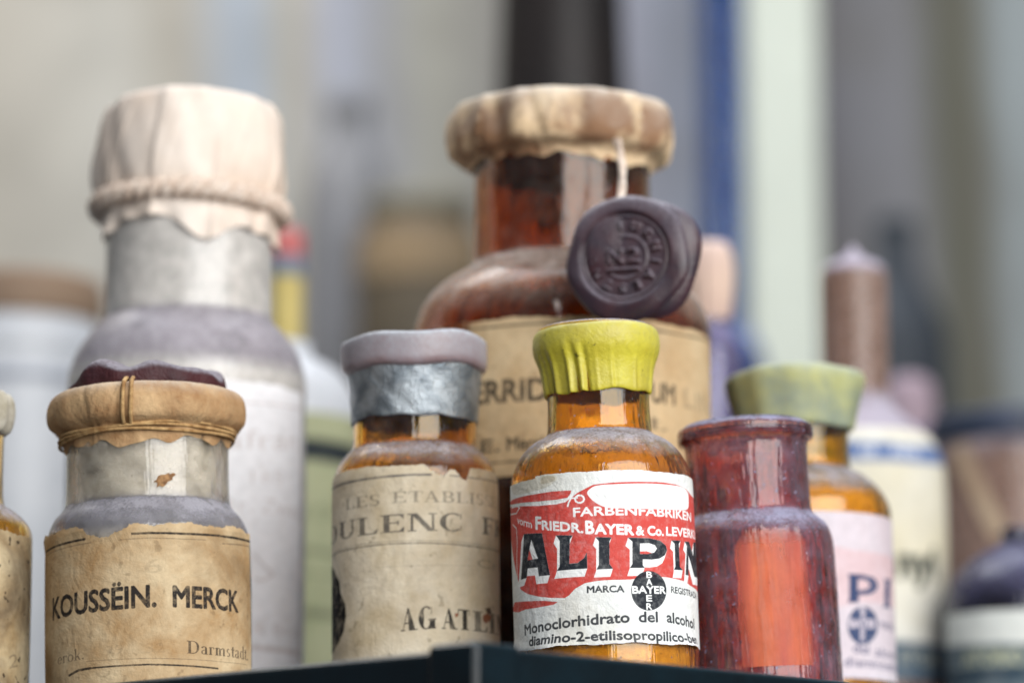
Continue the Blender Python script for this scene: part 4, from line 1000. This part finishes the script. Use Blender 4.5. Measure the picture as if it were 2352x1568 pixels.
Wj.label(cv, paper_mat('pale_green_label', S(190, 192, 158), S(170, 174, 138), S(120, 128, 92), 0.5, 0.25, wear=0.1, seed=29.0, spots=0.0), off=0.0003)

Co = Bottle('glass_bottle', 'tall cobalt blue bottle standing between the wax seal and the pale post', 'bottle', 1672, 1.9,
            [(95, 1900), (95, 860), (92, 820), (78, 790), (62, 770), (54, 750), (52, 700), (52, -200), (52, -260)], M_BLUE, group=GROUP)
Co.fill(Co.z(830), plain_mat('violet_powder', S(120, 110, 180), S(96, 90, 160), 60, 0.9))
lathe('stopper', Co.skin([(0, -220), (44, -220), (52, -262), (62, -270), (62, -300), (0, -310)], 1), M_BLUE, Co.root, 48)

Pk = Bottle('small_bottle', 'small violet bottle with rounded pale pink paper cap, behind the wax seal', 'bottle', 1636, 1.12,
            [(74, 1700), (74, 830), (70, 795), (52, 765), (44, 750), (44, 690)], M_VIOLET, group=GROUP)
lathe('paper_cap', Pk.skin([(48, 738), (52, 722), (58, 690), (62, 640), (60, 600), (52, 572), (34, 558), (0, 553)], 2), M_PINK, Pk.root, 64, lambda T, R, Z: (R + smooth_noise(T, 95, (5, 8, 13), 0.0004), Z))

Rp = Bottle('small_bottle', 'blurred small bottle with pink rounded cap, right of the rosy neck', 'bottle', 2098, 1.55,
            [(90, 1800), (90, 1080), (84, 1040), (62, 1010), (52, 985), (50, 930)], M_VIOLET, group=GROUP)
lathe('paper_cap', Rp.skin([(52, 1000), (58, 985), (62, 930), (58, 890), (44, 868), (0, 860)], 2), plain_mat('dusty_pink_cap', S(178, 156, 166), S(164, 146, 158), 40, 0.8), Rp.root, 48)

post = empty('cabinet_post', 'pale greenish white upright cabinet post, blurred, right of centre', 'post', (xpx(1806, 2.05), 2.05, 0.0))
hw = 84 / F * 2.05
box('post_shaft', -hw, hw, -0.02, 0.02, 0.004, 1.2, M_POST, post, 0.004)
box('base_block', -hw * 1.25, hw * 1.25, -0.026, 0.026, 0.0, 0.02, M_POST, post, 0.002)

Db = Bottle('dark_bottle', 'tall black-brown bottle far behind the kraft paper rim', 'bottle', 1293, 1.62,
            [(165, 2000), (165, 500), (160, 400), (152, 200), (146, 0), (138, -150), (110, -240), (80, -300)], M_DARKBOTTLE, solid=True, body_name='bottle_body', group=GROUP)
lathe('neck', Db.skin([(0, -290), (58, -290), (52, -320), (52, -520), (64, -530), (64, -570), (0, -575)], 1), M_DARKBOTTLE, Db.root, 48)

Gb = Bottle('grey_bottle', 'tall dusty grey bottle blurred far behind the foil-banded bottle', 'bottle', 790, 2.3,
            [(105, 2100), (105, 520), (96, 420), (70, 360), (50, 320), (46, 260)], M_GREYGLASS, solid=True, body_name='bottle_body', group=GROUP)
lathe('stopper', Gb.skin([(0, 300), (40, 290), (54, 268), (58, 240), (46, 220), (0, 212)], 2), M_GREYGLASS, Gb.root, 48)

Ob = Bottle('brown_jar', 'blurred brown jar with ochre label far behind the large brown bottle', 'jar', 960, 2.2,
            [(150, 2000), (150, 640), (140, 560), (124, 520), (122, 480)], plain_mat('olive_brown_glaze', S(104, 92, 74), S(84, 76, 62), 20, 0.6), solid=True, body_name='jar_body', group=GROUP)
lathe('label', Ob.skin([(150, 660), (153, 658), (146, 545), (143, 543)], 1), M_OCHRE, Ob.root, 64)
lathe('lid', Ob.skin([(120, 500), (130, 496), (132, 470), (120, 456), (0, 452)], 2), plain_mat('grey_olive_lid', S(140, 136, 118), S(128, 122, 106), 20, 0.7), Ob.root, 48)

Tb = Bottle('dark_bottle', 'dark teal bottle blurred behind the rosy pointed neck', 'bottle', 2075, 2.3,
            [(120, 2000), (120, 800), (112, 740), (80, 690), (58, 640), (50, 600), (44, 540)], M_DKTEAL, solid=True, body_name='bottle_body', group=GROUP)
lathe('stopper', Tb.skin([(0, 560), (40, 556), (50, 530), (46, 505), (0, 496)], 2), plain_mat('dark_teal_stopper', S(40, 52, 62), S(30, 40, 48), 30, 0.5), Tb.root, 48)
